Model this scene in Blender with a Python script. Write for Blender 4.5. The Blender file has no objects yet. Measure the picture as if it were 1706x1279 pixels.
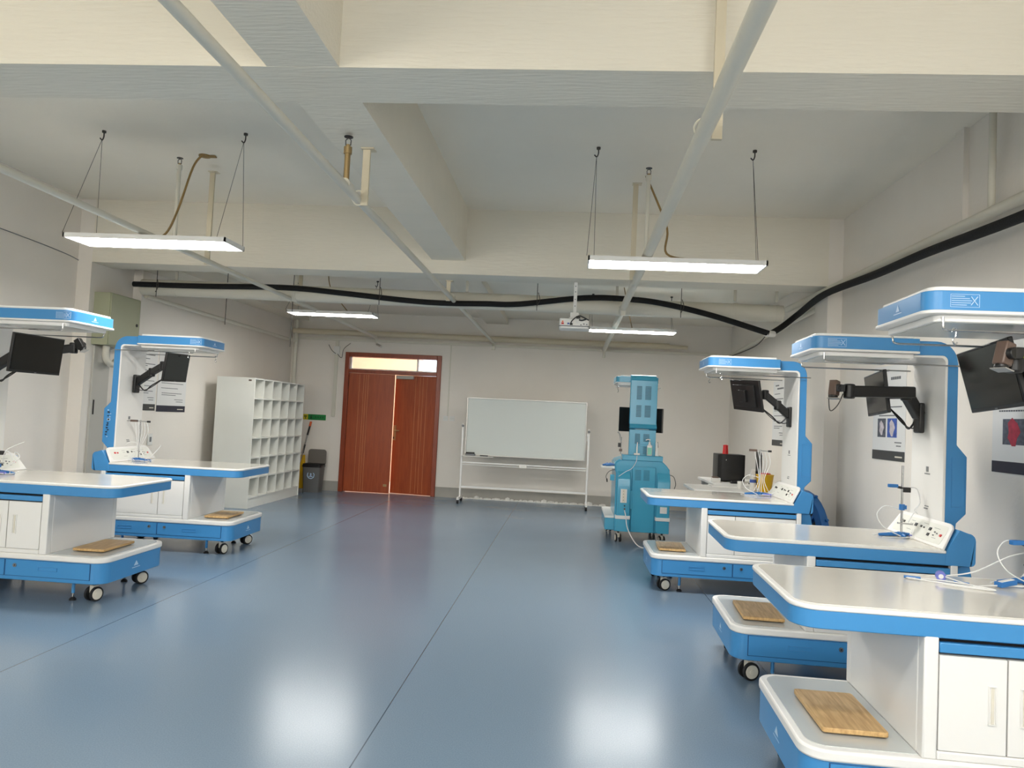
import bpy, bmesh, math, random
from mathutils import Vector, Matrix
random.seed(7)
S = bpy.context.scene
COL = S.collection
PI = math.pi

# ---------------------------------------------------------------- camera
F, YAW, PIT, ROL = 1245.0, math.radians(4.55), math.radians(2.62), math.radians(-2.79)
CY, SY, CP, SP = math.cos(YAW), math.sin(YAW), math.cos(PIT), math.sin(PIT)
fwd = Vector((-SY*CP, CY*CP, SP)); r0 = Vector((CY, SY, 0)); d0 = fwd.cross(r0)
rgt = math.cos(ROL)*r0 + math.sin(ROL)*d0
dwn = -math.sin(ROL)*r0 + math.cos(ROL)*d0
cam = bpy.data.cameras.new('camera'); camo = bpy.data.objects.new('camera', cam); COL.objects.link(camo)
cam.sensor_width = 36; cam.lens = F/1706*36; cam.clip_start = .05
m = Matrix.Identity(4)
for i in range(3):
    m[i][0] = rgt[i]; m[i][1] = -dwn[i]; m[i][2] = -fwd[i]
m.translation = Vector((0, 0, 1.4)); camo.matrix_world = m
S.camera = camo

# ---------------------------------------------------------------- world, lights, exposure
w = bpy.data.worlds.new('sky'); S.world = w; w.use_nodes = True
w.node_tree.nodes['Background'].inputs[0].default_value = (.80, .90, 1, 1)
w.node_tree.nodes['Background'].inputs[1].default_value = 4.0
def area(name, loc, rot, sx, sy, power, col):
    l = bpy.data.lights.new(name, 'AREA'); l.shape = 'RECTANGLE'; l.size = sx; l.size_y = sy
    l.energy = power; l.color = col
    o = bpy.data.objects.new(name, l); COL.objects.link(o); o.location = loc; o.rotation_euler = rot
    return o
# daylight entering by the windows in the wall behind the camera
area('window_daylight', (-4.5, -2.75, 2.0), (PI/2, 0, 0), 1.3, 1.9, 40, (1, .86, .62))
area('window_daylight', (-2.0, -2.75, 2.57), (PI/2, 0, 0), 3.5, .8, 36, (1, .86, .62))
area('window_daylight', (1.55, -2.75, 2.0), (PI/2, 0, 0), 1.7, 1.9, 30, (1, .87, .68))
# warm lamp added under the corridor ceiling, beyond the door
area('corridor_added_lamp', (-2.6, 14.0, 2.95), (0, 0, 0), 3.0, 1.2, 60, (1, .86, .74))
S.view_settings.view_transform = 'Standard'; S.view_settings.look = 'None'
S.view_settings.gamma = 1; S.view_settings.use_curve_mapping = False
S.view_settings.exposure = 0.38

# ---------------------------------------------------------------- materials
def lin(c):
    return tuple((v/12.92 if v <= .04045 else ((v+.055)/1.055)**2.4) for v in c)
M = {}
def mat(name, rgb, rough=.5, metal=0, spec=.5, noise=0, nscale=40, bump=0, bscale=60, bstretch=(1, 1, 1), emit=0, coat=0, trans=0, alpha=1):
    m = bpy.data.materials.new(name); m.use_nodes = True; nt = m.node_tree
    b = nt.nodes['Principled BSDF']; c = lin([v/255 for v in rgb]) + (1,)
    b.inputs['Base Color'].default_value = c; b.inputs['Roughness'].default_value = rough
    b.inputs['Metallic'].default_value = metal; b.inputs['Specular IOR Level'].default_value = spec
    if coat: b.inputs['Coat Weight'].default_value = coat; b.inputs['Coat Roughness'].default_value = .08
    if trans: b.inputs['Transmission Weight'].default_value = trans
    if alpha < 1: b.inputs['Alpha'].default_value = alpha
    if emit:
        b.inputs['Emission Color'].default_value = c; b.inputs['Emission Strength'].default_value = emit
    if noise or bump:
        tc = nt.nodes.new('ShaderNodeTexCoord'); mp = nt.nodes.new('ShaderNodeMapping')
        mp.inputs['Scale'].default_value = bstretch
        nt.links.new(tc.outputs['Object'], mp.inputs[0])
    if noise:
        n = nt.nodes.new('ShaderNodeTexNoise'); n.inputs['Scale'].default_value = nscale; n.inputs['Detail'].default_value = 4
        nt.links.new(mp.outputs[0], n.inputs[0])
        r = nt.nodes.new('ShaderNodeMapRange'); r.inputs[1].default_value = .3; r.inputs[2].default_value = .7
        r.inputs[3].default_value = 1-noise; r.inputs[4].default_value = 1+noise*.5
        nt.links.new(n.outputs[0], r.inputs[0])
        mx = nt.nodes.new('ShaderNodeMix'); mx.data_type = 'RGBA'; mx.blend_type = 'MULTIPLY'; mx.inputs[0].default_value = 1
        mx.inputs[6].default_value = c; nt.links.new(r.outputs[0], mx.inputs[7]); nt.links.new(mx.outputs[2], b.inputs['Base Color'])
    if bump:
        n = nt.nodes.new('ShaderNodeTexNoise'); n.inputs['Scale'].default_value = bscale; n.inputs['Detail'].default_value = 3
        nt.links.new(mp.outputs[0], n.inputs[0])
        bp = nt.nodes.new('ShaderNodeBump'); bp.inputs['Strength'].default_value = bump; bp.inputs['Distance'].default_value = .01
        nt.links.new(n.outputs[0], bp.inputs['Height']); nt.links.new(bp.outputs[0], b.inputs['Normal'])
    M[name] = m; return m
mat('wall_paint', (237, 230, 220), .75, noise=.03, nscale=1.5, bump=.12, bscale=35)
mat('ceiling_paint', (242, 235, 220), .85, noise=.03, nscale=1.2, bump=.1, bscale=30)
mat('beam_paint', (234, 227, 211), .75, noise=.02, nscale=2, bump=.35, bscale=22, bstretch=(.3, 2.5, 2.5))
mat('skirting_grey', (168, 164, 155), .6, noise=.06, nscale=8)
mat('strip_white', (235, 232, 225), .8, noise=.2, nscale=25, bump=.6, bscale=60)
mat('pipe_paint', (218, 213, 198), .45, bump=.15, bscale=50)
mat('pipe_cream', (214, 202, 176), .5, bump=.1, bscale=40)
mat('brass', (176, 150, 105), .4, .7)
mat('white_metal', (236, 234, 230), .32)
mat('white_plastic', (232, 230, 225), .4)
mat('blue_metal', (66, 140, 198), .30, spec=.5)
mat('blue_plastic', (38, 108, 176), .38)
mat('teal_metal', (72, 162, 194), .20)
mat('steel_top', (232, 228, 219), .12, .28, noise=.03, nscale=3)
mat('steel_shelf', (206, 210, 208), .25, .3)
mat('vent_dark', (24, 88, 108), .6)
mat('chrome', (190, 190, 190), .18, 1)
mat('dark_wire', (62, 58, 52), .6)
mat('black_plastic', (20, 19, 19), .38)
mat('black_foam', (16, 16, 17), .85, bump=.4, bscale=80)
mat('gap_shade_black', (12, 13, 18), .8)
mat('seam_dark', (26, 70, 120), .7)
mat('screen', (9, 10, 10), .12)
mat('rubber', (24, 24, 25), .6)
mat('wheel_cream', (222, 216, 200), .45)
mat('grey_mark', (120, 122, 124), .6)
mat('light_mark', (186, 214, 240), .5)
mat('text_grey', (96, 98, 102), .7)
mat('poster_paper', (226, 225, 222), .55)
mat('poster_navy', (38, 37, 52), .5)
mat('poster_charcoal', (66, 66, 66), .5)
mat('red_plastic', (200, 30, 32), .4)
mat('yellow_plastic', (222, 176, 22), .4)
mat('orange_plastic', (226, 96, 40), .5)
mat('bin_grey', (98, 98, 96), .5)
mat('bin_lid', (112, 106, 98), .5)
mat('sign_green', (20, 128, 60), .5)
mat('sign_yellow', (206, 190, 40), .5)
mat('sign_dark', (16, 60, 34), .6)
mat('board_white', (214, 218, 212), .5, spec=.3, coat=.22)
mat('aluminium', (186, 184, 180), .35, .8)
mat('box_green_grey', (168, 170, 142), .45, noise=.03, nscale=3)
mat('silver_grey', (196, 193, 184), .45)
mat('camera_brown', (96, 78, 68), .35)
mat('cable_tan', (150, 122, 74), .6)
mat('tube_clear', (226, 226, 226), .25)
mat('gel_green', (120, 196, 170), .2)
mat('purple_tape', (112, 118, 196), .45)
mat('amber_glow', (255, 250, 240), .5, emit=14)
mat('lamp_diffuser', (255, 253, 248), .5, emit=36)
mat('corridor_paint', (240, 205, 178), .8)
mat('cubby_white', (228, 228, 220), .5, noise=.02, nscale=4)
mat('photo_pale', (205, 196, 200), .5, noise=.25, nscale=30)
mat('photo_red', (170, 50, 70), .5, noise=.3, nscale=30)
mat('photo_blue', (66, 96, 178), .5, noise=.4, nscale=35)
mat('photo_dark', (88, 92, 104), .5, noise=.5, nscale=40)
mat('tag_green', (190, 220, 40), .5)
mat('glass', (250, 252, 252), .02, trans=1)

def floor_material():
    m = bpy.data.materials.new('vinyl_floor'); m.use_nodes = True; nt = m.node_tree; b = nt.nodes['Principled BSDF']
    tc = nt.nodes.new('ShaderNodeTexCoord')
    n1 = nt.nodes.new('ShaderNodeTexNoise'); n1.inputs['Scale'].default_value = 160; n1.inputs['Detail'].default_value = 2
    n2 = nt.nodes.new('ShaderNodeTexNoise'); n2.inputs['Scale'].default_value = 1.1; n2.inputs['Detail'].default_value = 5
    for n in (n1, n2): nt.links.new(tc.outputs['Object'], n.inputs[0])
    cr = nt.nodes.new('ShaderNodeValToRGB'); e = cr.color_ramp.elements
    e[0].position = .3; e[0].color = lin((.425, .505, .585)) + (1,); e[1].position = .72; e[1].color = lin((.465, .545, .62)) + (1,)
    nt.links.new(n1.outputs[0], cr.inputs[0])
    # welded seams between the vinyl rolls, two metres apart
    sp = nt.nodes.new('ShaderNodeSeparateXYZ'); nt.links.new(tc.outputs['Object'], sp.inputs[0])
    def mth(op, a, v=None):
        x = nt.nodes.new('ShaderNodeMath'); x.operation = op
        if isinstance(a, (int, float)): x.inputs[0].default_value = a
        else: nt.links.new(a, x.inputs[0])
        if v is not None: x.inputs[1].default_value = v
        return x.outputs[0]
    a = mth('ADD', sp.outputs[0], 10.80); a = mth('MODULO', a, 2.0); a = mth('SUBTRACT', a, 1.0); a = mth('ABSOLUTE', a)
    a = mth('SUBTRACT', a, 1.0); a = mth('ABSOLUTE', a); seam = mth('LESS_THAN', a, .0028)
    mx = nt.nodes.new('ShaderNodeMix'); mx.data_type = 'RGBA'
    nt.links.new(seam, mx.inputs[0]); nt.links.new(cr.outputs[0], mx.inputs[6]); mx.inputs[7].default_value = lin((.20, .27, .34)) + (1,)
    nt.links.new(mx.outputs[2], b.inputs['Base Color'])
    rr = nt.nodes.new('ShaderNodeMapRange'); rr.inputs[1].default_value = .3; rr.inputs[2].default_value = .7
    rr.inputs[3].default_value = .20; rr.inputs[4].default_value = .24
    nt.links.new(n2.outputs[0], rr.inputs[0]); nt.links.new(rr.outputs[0], b.inputs['Roughness'])
    M['vinyl_floor'] = m
floor_material()
def grained(name, c1, c2, scale, stretch, rough):
    m = bpy.data.materials.new(name); m.use_nodes = True; nt = m.node_tree; b = nt.nodes['Principled BSDF']
    tc = nt.nodes.new('ShaderNodeTexCoord'); mp = nt.nodes.new('ShaderNodeMapping'); mp.inputs['Scale'].default_value = stretch
    n = nt.nodes.new('ShaderNodeTexNoise'); n.inputs['Scale'].default_value = scale; n.inputs['Detail'].default_value = 6; n.inputs['Distortion'].default_value = .6
    cr = nt.nodes.new('ShaderNodeValToRGB'); e = cr.color_ramp.elements
    e[0].position = .3; e[0].color = lin([v/255 for v in c1]) + (1,); e[1].position = .7; e[1].color = lin([v/255 for v in c2]) + (1,)
    nt.links.new(tc.outputs['Object'], mp.inputs[0]); nt.links.new(mp.outputs[0], n.inputs[0]); nt.links.new(n.outputs[0], cr.inputs[0])
    nt.links.new(cr.outputs[0], b.inputs['Base Color']); b.inputs['Roughness'].default_value = rough
    M[name] = m
grained('door_wood', (152, 64, 28), (172, 80, 38), 5, (6, 6, .6), .35)
grained('frame_wood', (132, 52, 24), (154, 66, 32), 5, (6, 6, .6), .35)
grained('groove_wood', (206, 136, 86), (220, 150, 98), 5, (6, 6, .6), .4)
grained('bamboo', (176, 138, 88), (214, 178, 124), 6, (12, 1, 8), .45)

# ---------------------------------------------------------------- mesh builder
class MB:
    def __init__(s, T=None): s.v = []; s.f = []; s.m = []; s.T = T
    def add(s, vs, fs, mt):
        n = len(s.v); T = s.T
        s.v += [Vector(T(*p)) if T else Vector(p) for p in vs]
        s.f += [[i+n for i in f] for f in fs]; s.m += [mt]*len(fs); return s
    def box(s, x0, y0, z0, x1, y1, z1, mt):
        return s.add([(x, y, z) for x in (x0, x1) for y in (y0, y1) for z in (z0, z1)],
                     [(0, 1, 3, 2), (4, 6, 7, 5), (0, 4, 5, 1), (2, 3, 7, 6), (0, 2, 6, 4), (1, 5, 7, 3)], mt)
    def obox(s, c, a, b, d, mt):      # centre and three half axes
        c, a, b, d = map(Vector, (c, a, b, d))
        return s.add([tuple(c+i*a+j*b+k*d) for i in (-1, 1) for j in (-1, 1) for k in (-1, 1)],
                     [(0, 1, 3, 2), (4, 6, 7, 5), (0, 4, 5, 1), (2, 3, 7, 6), (0, 2, 6, 4), (1, 5, 7, 3)], mt)
    def prism(s, poly, axis, lo, hi, mt, capmt=None):
        def P(a, b, c): return {'z': (a, b, c), 'y': (a, c, b), 'x': (c, a, b)}[axis]
        n = len(poly)
        vs = [P(a, b, lo) for a, b in poly]+[P(a, b, hi) for a, b in poly]
        s.add(vs, [(i, (i+1) % n, n+(i+1) % n, n+i) for i in range(n)]+[list(range(n))], mt)
        k = len(s.v)-2*n; s.f.append([k+n+i for i in range(n)]); s.m.append(capmt or mt); return s
    def bar(s, p, q, wd, ht, mt, up=(0, 0, 1)):   # rectangular bar between two points
        p, q = Vector(p), Vector(q); d = q-p; L = d.length; d.normalize()
        side = d.cross(Vector(up))
        if side.length < 1e-4: side = d.cross(Vector((0, 1, 0)))
        side.normalize(); u = side.cross(d)
        return s.obox((p+q)/2, d*L/2, side*wd/2, u*ht/2, mt)
    def tube(s, pts, r, mt, seg=10, cap=True):
        pts = [Vector(p) for p in pts]; n = len(pts); vs = []; prev = None
        rr = r if isinstance(r, (list, tuple)) else [r]*n
        for i, p in enumerate(pts):
            t = (pts[min(i+1, n-1)]-pts[max(i-1, 0)]).normalized()
            if prev is None:
                a = t.cross(Vector((0, 0, 1)));
                if a.length < .01: a = t.cross(Vector((1, 0, 0)))
                a.normalize()
            else:
                a = prev-t*prev.dot(t)
                a.normalize()
            prev = a; b = t.cross(a)
            for k in range(seg):
                g = 2*PI*k/seg; vs.append(tuple(p+(a*math.cos(g)+b*math.sin(g))*rr[i]))
        fs = [(i*seg+k, i*seg+(k+1) % seg, (i+1)*seg+(k+1) % seg, (i+1)*seg+k) for i in range(n-1) for k in range(seg)]
        if cap: fs += [list(range(seg)), [(n-1)*seg+k for k in range(seg)]]
        return s.add(vs, fs, mt)
    def disc(s, c, axis, r, h, mt, seg=20):   # short cylinder centred at c
        c = Vector(c); a = Vector(axis).normalized()*h/2
        return s.tube([c-a, c+a], r, mt, seg)
    def lathe(s, c, prof, mt, seg=16):
        c = Vector(c); vs = []
        for r, z in prof:
            for k in range(seg):
                g = 2*PI*k/seg; vs.append((c.x+r*math.cos(g), c.y+r*math.sin(g), c.z+z))
        n = len(prof)
        fs = [(i*seg+k, i*seg+(k+1) % seg, (i+1)*seg+(k+1) % seg, (i+1)*seg+k) for i in range(n-1) for k in range(seg)]
        fs += [list(range(seg)), [(n-1)*seg+k for k in range(seg)]]
        return s.add(vs, fs, mt)
    def build(s, name, parent=None, bevel=0, seg=2, loc=None):
        me = bpy.data.meshes.new(name); bm = bmesh.new()
        off = Vector(loc) if loc is not None else Vector((0, 0, 0))
        vs = [bm.verts.new(v-off) for v in s.v]
        names = []
        for f, mt in zip(s.f, s.m):
            if mt not in names: names.append(mt)
            try: fc = bm.faces.new([vs[i] for i in f]); fc.material_index = names.index(mt); fc.smooth = True
            except ValueError: pass
        bmesh.ops.recalc_face_normals(bm, faces=bm.faces[:])
        bm.to_mesh(me); bm.free()
        for n in names: me.materials.append(M[n])
        me.set_sharp_from_angle(angle=math.radians(35))
        o = bpy.data.objects.new(name, me); COL.objects.link(o); o.location = off
        if parent: o.parent = parent
        if bevel:
            b = o.modifiers.new('bevel', 'BEVEL'); b.width = bevel; b.segments = seg; b.limit_method = 'ANGLE'; b.angle_limit = math.radians(40)
            b.harden_normals = False
        return o
def rrect(x0, y0, x1, y1, r00, r10, r11, r01, n=7):
    P = []
    for cx, cy, r, a0 in ((x0+r00, y0+r00, r00, PI), (x1-r10, y0+r10, r10, 1.5*PI), (x1-r11, y1-r11, r11, 0), (x0+r01, y1-r01, r01, .5*PI)):
        if r <= 0: P.append((cx, cy)); continue
        for k in range(n+1):
            a = a0+PI/2*k/n; P.append((cx+r*math.cos(a), cy+r*math.sin(a)))
    return P
def arcpts(cx, cy, r, a0, a1, n=8):
    return [(cx+r*math.cos(a0+(a1-a0)*k/n), cy+r*math.sin(a0+(a1-a0)*k/n)) for k in range(n+1)]
def smooth(pts, n=6):      # Catmull-Rom through the points
    P = [Vector(p) for p in pts]; out = []
    for i in range(len(P)-1):
        a, b, c, d = P[max(i-1, 0)], P[i], P[i+1], P[min(i+2, len(P)-1)]
        for k in range(n):
            t = k/n
            out.append(.5*((2*b)+(c-a)*t+(2*a-5*b+4*c-d)*t*t+(3*b-a-3*c+d)*t**3))
    out.append(P[-1]); return out
def tag(o, label=None, cat=None, group=None, kind=None):
    if label: o['label'] = label
    if cat: o['category'] = cat
    if group: o['group'] = group
    if kind: o['kind'] = kind
    return o
def empty(name, loc, label=None, cat=None, group=None, kind=None, rz=0, parent=None):
    o = bpy.data.objects.new(name, None); COL.objects.link(o); o.location = loc; o.rotation_euler = (0, 0, rz); o.empty_display_size = .1
    if parent: o.parent = parent
    return tag(o, label, cat, group, kind)
def struct(name, mb, bevel=0): return tag(mb.build(name, bevel=bevel), kind='structure')

# ================================================================ ROOM SHELL
XR, YF, YB, ZC = 2.64, 12.70, -2.50, 3.54
b = MB(); b.box(-5.7, YB-.2, -.1, XR+.2, YF+.2, 0, 'vinyl_floor'); struct('floor', b)
b = MB(); b.box(-5.6, YB-.2, ZC, XR+.2, 7.97, ZC+.15, 'ceiling_paint'); struct('ceiling', b)
b = MB(); b.box(-5.4, 7.97, 3.10, XR+.2, YF+.2, 3.25, 'ceiling_paint'); b.box(-5.4, 7.97, 3.25, XR+.2, 8.1, ZC+.15, 'ceiling_paint'); struct('ceiling_far', b)
b = MB(); b.box(-5.36, 3.35, 3.0, XR, 3.74, ZC+.02, 'beam_paint'); struct('trim_1', b)
b = MB(); b.box(-5.20, 7.60, 2.86, 2.50, 7.97, ZC+.02, 'beam_paint'); struct('trim_2', b)
b = MB(); b.box(-1.50, YB, 3.001, -1.15, 3.36, ZC+.02, 'beam_paint'); b.box(-1.50, 3.73, 3.001, -1.15, 7.61, ZC+.02, 'beam_paint'); b.box(-1.50, 7.96, 3.0, -1.12, YF, 3.11, 'beam_paint'); struct('trim_3', b)
b = MB(); b.box(XR, YB-.2, 0, XR+.2, YF+.2, ZC+.1, 'wall_paint'); struct('wall_right', b)
b = MB(); b.box(-5.56, YB-.2, 0, -5.36, 7.7, ZC+.1, 'wall_paint'); struct('wall_left', b)
b = MB(); b.prism([(-5.40, 8.35), (-5.10, 8.40), (-4.90, YF+.1), (-5.40, YF+.1)], 'z', 0, 3.2, 'wall_paint'); struct('wall_left_far', b)
b = MB(); b.box(-5.56, 7.60, 0, -5.20, 8.40, ZC, 'wall_paint'); struct('wall_pillar_left', b)
b = MB(); b.box(2.50, 7.60, 0, XR+.1, 7.98, ZC, 'wall_paint'); struct('wall_pillar_right', b)
b = MB(); b.box(-5.1, 8.0, 2.93, -4.62, YF, 3.11, 'beam_paint'); struct('trim_4', b)
# far wall with the door opening
DX0, DX1, DZ = -3.93, -2.24, 2.41
b = MB(); b.box(-5.4, YF, 0, DX0, YF+.2, 3.2, 'wall_paint'); b.box(DX1, YF, 0, XR+.1, YF+.2, 3.2, 'wall_paint'); b.box(DX0, YF, DZ, DX1, YF+.2, 3.2, 'wall_paint')
struct('wall_far', b)
b = MB(); b.box(-4.91, YF-.006, 0, DX0, YF+.01, .17, 'skirting_grey'); b.box(DX1, YF-.006, 0, XR, YF+.01, .17, 'skirting_grey'); struct('baseboard_far', b)
b = MB(); b.box(XR-.006, YB, 0, XR+.01, 7.6, .17, 'skirting_grey'); b.box(XR-.006, 7.98, 0, XR+.01, YF, .17, 'skirting_grey'); struct('baseboard_right', b)
b = MB(); b.box(-5.37, YB, 0, -5.354, 7.6, .17, 'skirting_grey'); struct('baseboard_left', b)
# pale uneven strip along the floor joint behind the whiteboard
b = MB(); x = -1.86
while x < .62:
    wd = random.uniform(.05, .16); hh = random.uniform(.022, .04) if random.random() < .8 else .06
    b.prism([(x, 0), (x+wd, 0), (x+wd*.9, hh*.8), (x+wd*.5, hh), (x+wd*.1, hh*.7)], 'y', YF-.035, YF-.004, 'strip_white'); x += wd*.97
struct('trim_5', b)
# wall behind the camera, with windows
b = MB(); yb0, yb1 = YB-.2, YB
b.box(-5.56, yb0, 0, XR+.2, yb1, 1.0, 'wall_paint'); b.box(-5.56, yb0, 3.0, XR+.2, yb1, ZC+.1, 'wall_paint')
b.box(-5.56, yb0, 1.0, -5.2, yb1, 3.0, 'wall_paint'); b.box(-3.8, yb0, 1.0, .30, yb1, 2.15, 'wall_paint'); b.box(-.2, yb0, 2.15, .30, yb1, 3.0, 'wall_paint')
b.box(.30, yb0, 1.0, .64, yb1, 1.47, 'wall_paint'); b.box(.30, yb0, 1.70, .64, yb1, 3.0, 'wall_paint'); b.box(.64, yb0, 1.0, .70, yb1, 3.0, 'wall_paint'); b.box(2.4, yb0, 1.0, XR+.2, yb1, 3.0, 'wall_paint')
struct('wall_back', b)
def window(name, x0, x1, z0, z1, n):
    b = MB()
    for xx in [x0+(x1-x0)*k/n for k in range(n+1)]: b.box(xx-.025, YB-.13, z0, xx+.025, YB-.07, z1, 'white_metal')
    b.box(x0, YB-.13, z0, x1, YB-.07, z0+.05, 'white_metal'); b.box(x0, YB-.13, z1-.05, x1, YB-.07, z1, 'white_metal')
    struct(name, b)
window('window_1', -5.2, -3.8, 1.0, 3.0, 2); window('window_4', -3.8, -.2, 2.15, 3.0, 3); window('window_2', .70, 2.4, 1.0, 3.0, 2)
# corridor beyond the door
b = MB(); b.box(-7, YF+.2, -.1, 2, 15.2, 0, 'cubby_white'); struct('floor_corridor', b)
b = MB(); b.box(-7, YF+.2, 3.0, 2, 15.2, 3.1, 'corridor_paint'); struct('ceiling_corridor', b)
b = MB(); b.box(-7, 15, 0, -3.05, 15.2, 3.0, 'corridor_paint'); b.box(-3.05, 15, 0, -1.9, 15.2, 1.0, 'corridor_paint'); b.box(-3.05, 15, 2.9, -1.9, 15.2, 3.0, 'corridor_paint'); b.box(-1.9, 15, 0, 2, 15.2, 3.0, 'corridor_paint')
struct('wall_corridor', b)
b = MB(); b.box(-3.10, 14.96, .95, -3.02, 15.04, 2.95, 'white_metal'); b.box(-2.5, 14.97, 1.0, -2.46, 15.03, 2.9, 'white_metal'); b.box(-3.05, 14.97, 2.86, -1.9, 15.03, 2.92, 'white_metal'); struct('window_3', b)
b = MB(); b.box(-7.1, YF+.2, 0, -7, 15.2, 3, 'corridor_paint'); b.box(2, YF+.2, 0, 2.1, 15.2, 3, 'corridor_paint'); struct('wall_corridor_ends', b)

# ================================================================ DOOR
door = empty('door_1', (DX0, YF, 0), kind='structure')
loc = lambda X, Y, Z: (X-DX0, Y-YF, Z)
b = MB(loc); fy0, fy1 = YF-.03, YF+.16
b.box(DX0, fy0, 0, DX0+.075, fy1, DZ, 'frame_wood'); b.box(DX1-.075, fy0, 0, DX1, fy1, DZ, 'frame_wood')
b.box(DX0+.075, fy0, DZ-.075, DX1-.075, fy1, DZ, 'frame_wood'); b.box(DX0+.075, fy0, 2.055, DX1-.075, fy1, 2.115, 'frame_wood')
b.build('door_frame', door, .006)
b = MB(loc); b.box(DX0+.075, YF+.06, 2.115, DX1-.075, YF+.066, DZ-.075, 'glass'); b.build('transom_glass', door)
b = MB(loc); b.box(DX0+.075, YF+.045, 2.115, DX0+.10, YF+.08, DZ-.075, 'white_metal'); b.box(DX1-.10, YF+.045, 2.115, DX1-.075, YF+.08, DZ-.075, 'white_metal')
b.box(DX0+.10, YF+.045, 2.115, DX1-.10, YF+.08, 2.135, 'white_metal'); b.box(-2.68, YF+.045, 2.13, -2.65, YF+.08, DZ-.075, 'white_metal'); b.build('transom_frame', door)
def leaf(x_h, wdt, sgn, ang, grooves):
    e = empty('door_leaf', (x_h-DX0, .04, 0), rz=ang, parent=door)
    b = MB(lambda u, y, z: (sgn*u, y, z)); b.box(0, -.02, .008, wdt, .02, 2.05, 'door_wood')
    for g in grooves:
        b.box(g-.003, -.0215, .03, g+.003, -.018, 2.03, 'groove_wood')
    o = b.build('panel', e, .002); return e
L = leaf(DX0+.078, .80, 1, 0, (.185, .26, .30, .34))
R = leaf(DX1-.078, .745, -1, math.radians(-9), (.165, .235, .29, .37))
for z in (1.05,):
    b = MB(); b.box(-.735, -.032, z-.13, -.69, -.018, z+.13, 'brass'); b.tube([(-.712, -.03, z+.04), (-.712, -.07, z+.04), (-.61, -.075, z+.04)], .010, 'brass'); b.build('door_handle', R, .002)
b = MB(); b.box(-.735, -.035, z-.105, -.715, -.03, z-.07, 'black_plastic'); b.build('keyhole', R)
b = MB(); b.box(-.72, -.075, 1.985, -.40, -.02, 2.045, 'aluminium'); b.build('door_closer', R, .006)
b = MB(); b.box(.70, -.026, 0.12, .76, -.018, .16, 'brass'); b.build('bolt', L)

# ================================================================ PIPES AND CABLES UNDER THE CEILING
def pipe(name, pts, r, mt, label, cat='pipe', seg=14, group=None, anchor=None):
    b = MB(); b.tube(pts, r, mt, seg)
    return tag(b.build(name, loc=anchor or pts[0]), label, cat, group)
def clamp_root(name, locn, label): return empty(name, locn, label, 'bracket')
pC = empty('sprinkler_pipe', (-1.35, 1.0, 2.7), 'white ceiling pipe under the middle of the room crossing in front of the long beam', 'pipe')
b = MB(); b.tube([(0, -3.2, 0), (0, 11.6, -.03)], .026, 'pipe_paint', 14); b.build('pipe', pC)
def sprinkler(root, x, y, z0, z1, mt='pipe_paint', elbow=False):
    b = MB(); b.tube([(x, y, z0), (x, y, z1-.09)], .017, mt, 12); b.tube([(x, y, z1-.10), (x, y, z1-.06)], .024, 'brass' if elbow else 'pipe_paint', 12)
    b.build('riser', root)
    b = MB(); b.tube([(x, y, z1-.07), (x, y, z1-.045)], .012, 'brass', 8)
    b.tube([(x-.014, y, z1-.05), (x-.016, y, z1-.02), (x, y, z1-.004)], .003, 'dark_wire', 6); b.tube([(x+.014, y, z1-.05), (x+.016, y, z1-.02), (x, y, z1-.004)], .003, 'dark_wire', 6)
    b.disc((x, y, z1), (0, 0, 1), .026, .004, 'black_plastic'); b.build('sprinkler_head', root)
def hanger(root, x, y, z, ztop, side=.07):
    b = MB(); b.box(x+side-.022, y-.01, z-.05, x+side+.022, y+.01, ztop, 'pipe_cream'); b.box(x+side-.03, y-.035, ztop-.006, x+side+.05, y+.035, ztop, 'pipe_cream')
    b.tube(smooth([(x+side, y, z-.04), (x-.01, y, z-.045), (x-.038, y, z), (x-.01, y, z+.04), (x+side, y, z+.03)]), .005, 'pipe_paint', 6); b.build('hanger_bracket', root)
sprinkler(pC, 0, 3.17, 0.0, .28, 'brass', True); hanger(pC, 0, 3.42, 0, .30, .04)
hanger(pC, 0, 7.0, -.01, .16, -.03)
b = MB(); b.tube([(0, 11.55, -.03), (0, 11.6, -.12)], .02, 'pipe_paint'); b.box(-.03, 11.54, -.16, .03, 11.60, -.10, 'pipe_paint'); b.build('end_fitting', pC)
b = MB(); b.tube([(0, 3.14, 0), (0, 3.24, 0)], .032, 'pipe_paint', 14); b.tube([(0, 7.05, 0), (0, 7.12, 0)], .032, 'pipe_paint'); b.build('coupling', pC)
pR = empty('sprinkler_pipe', (.52, 1.0, 2.7), 'thick white ceiling pipe on the right passing above the right hanging lamp', 'pipe')
b = MB(); b.tube([(0, -3.2, 0), (0, 11.5, -.08)], .036, 'pipe_paint', 14); b.build('pipe', pR)
sprinkler(pR, .03, 5.05, 0, .78); hanger(pR, 0, 5.45, -.01, .78, -.04); hanger(pR, 0, 2.25, 0, .8, .06)
b = MB(); b.tube([(0, 11.5, -.08), (0, 11.5, -.22)], .02, 'pipe_paint'); b.build('end_fitting', pR)
b = MB(); b.tube([(0, 7.0, -.04), (0, 7.1, -.04)], .045, 'pipe_paint'); b.box(-.025, 7.06, -.14, .025, 7.09, -.03, 'pipe_paint'); b.build('coupling', pR)
pL = empty('sprinkler_pipe', (-3.28, 1.0, 2.7), 'slim white ceiling pipe running over the left hanging lamp', 'pipe')
b = MB(); b.tube([(0, -3.2, 0), (0, 11.2, -.06)], .024, 'pipe_paint', 14); b.build('pipe', pL)
sprinkler(pL, -.14, 5.05, 0.02, .78); hanger(pL, 0, 5.4, -.01, .78, -.02); hanger(pL, 0, 7.7, -.02, .38, -.02)
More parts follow.
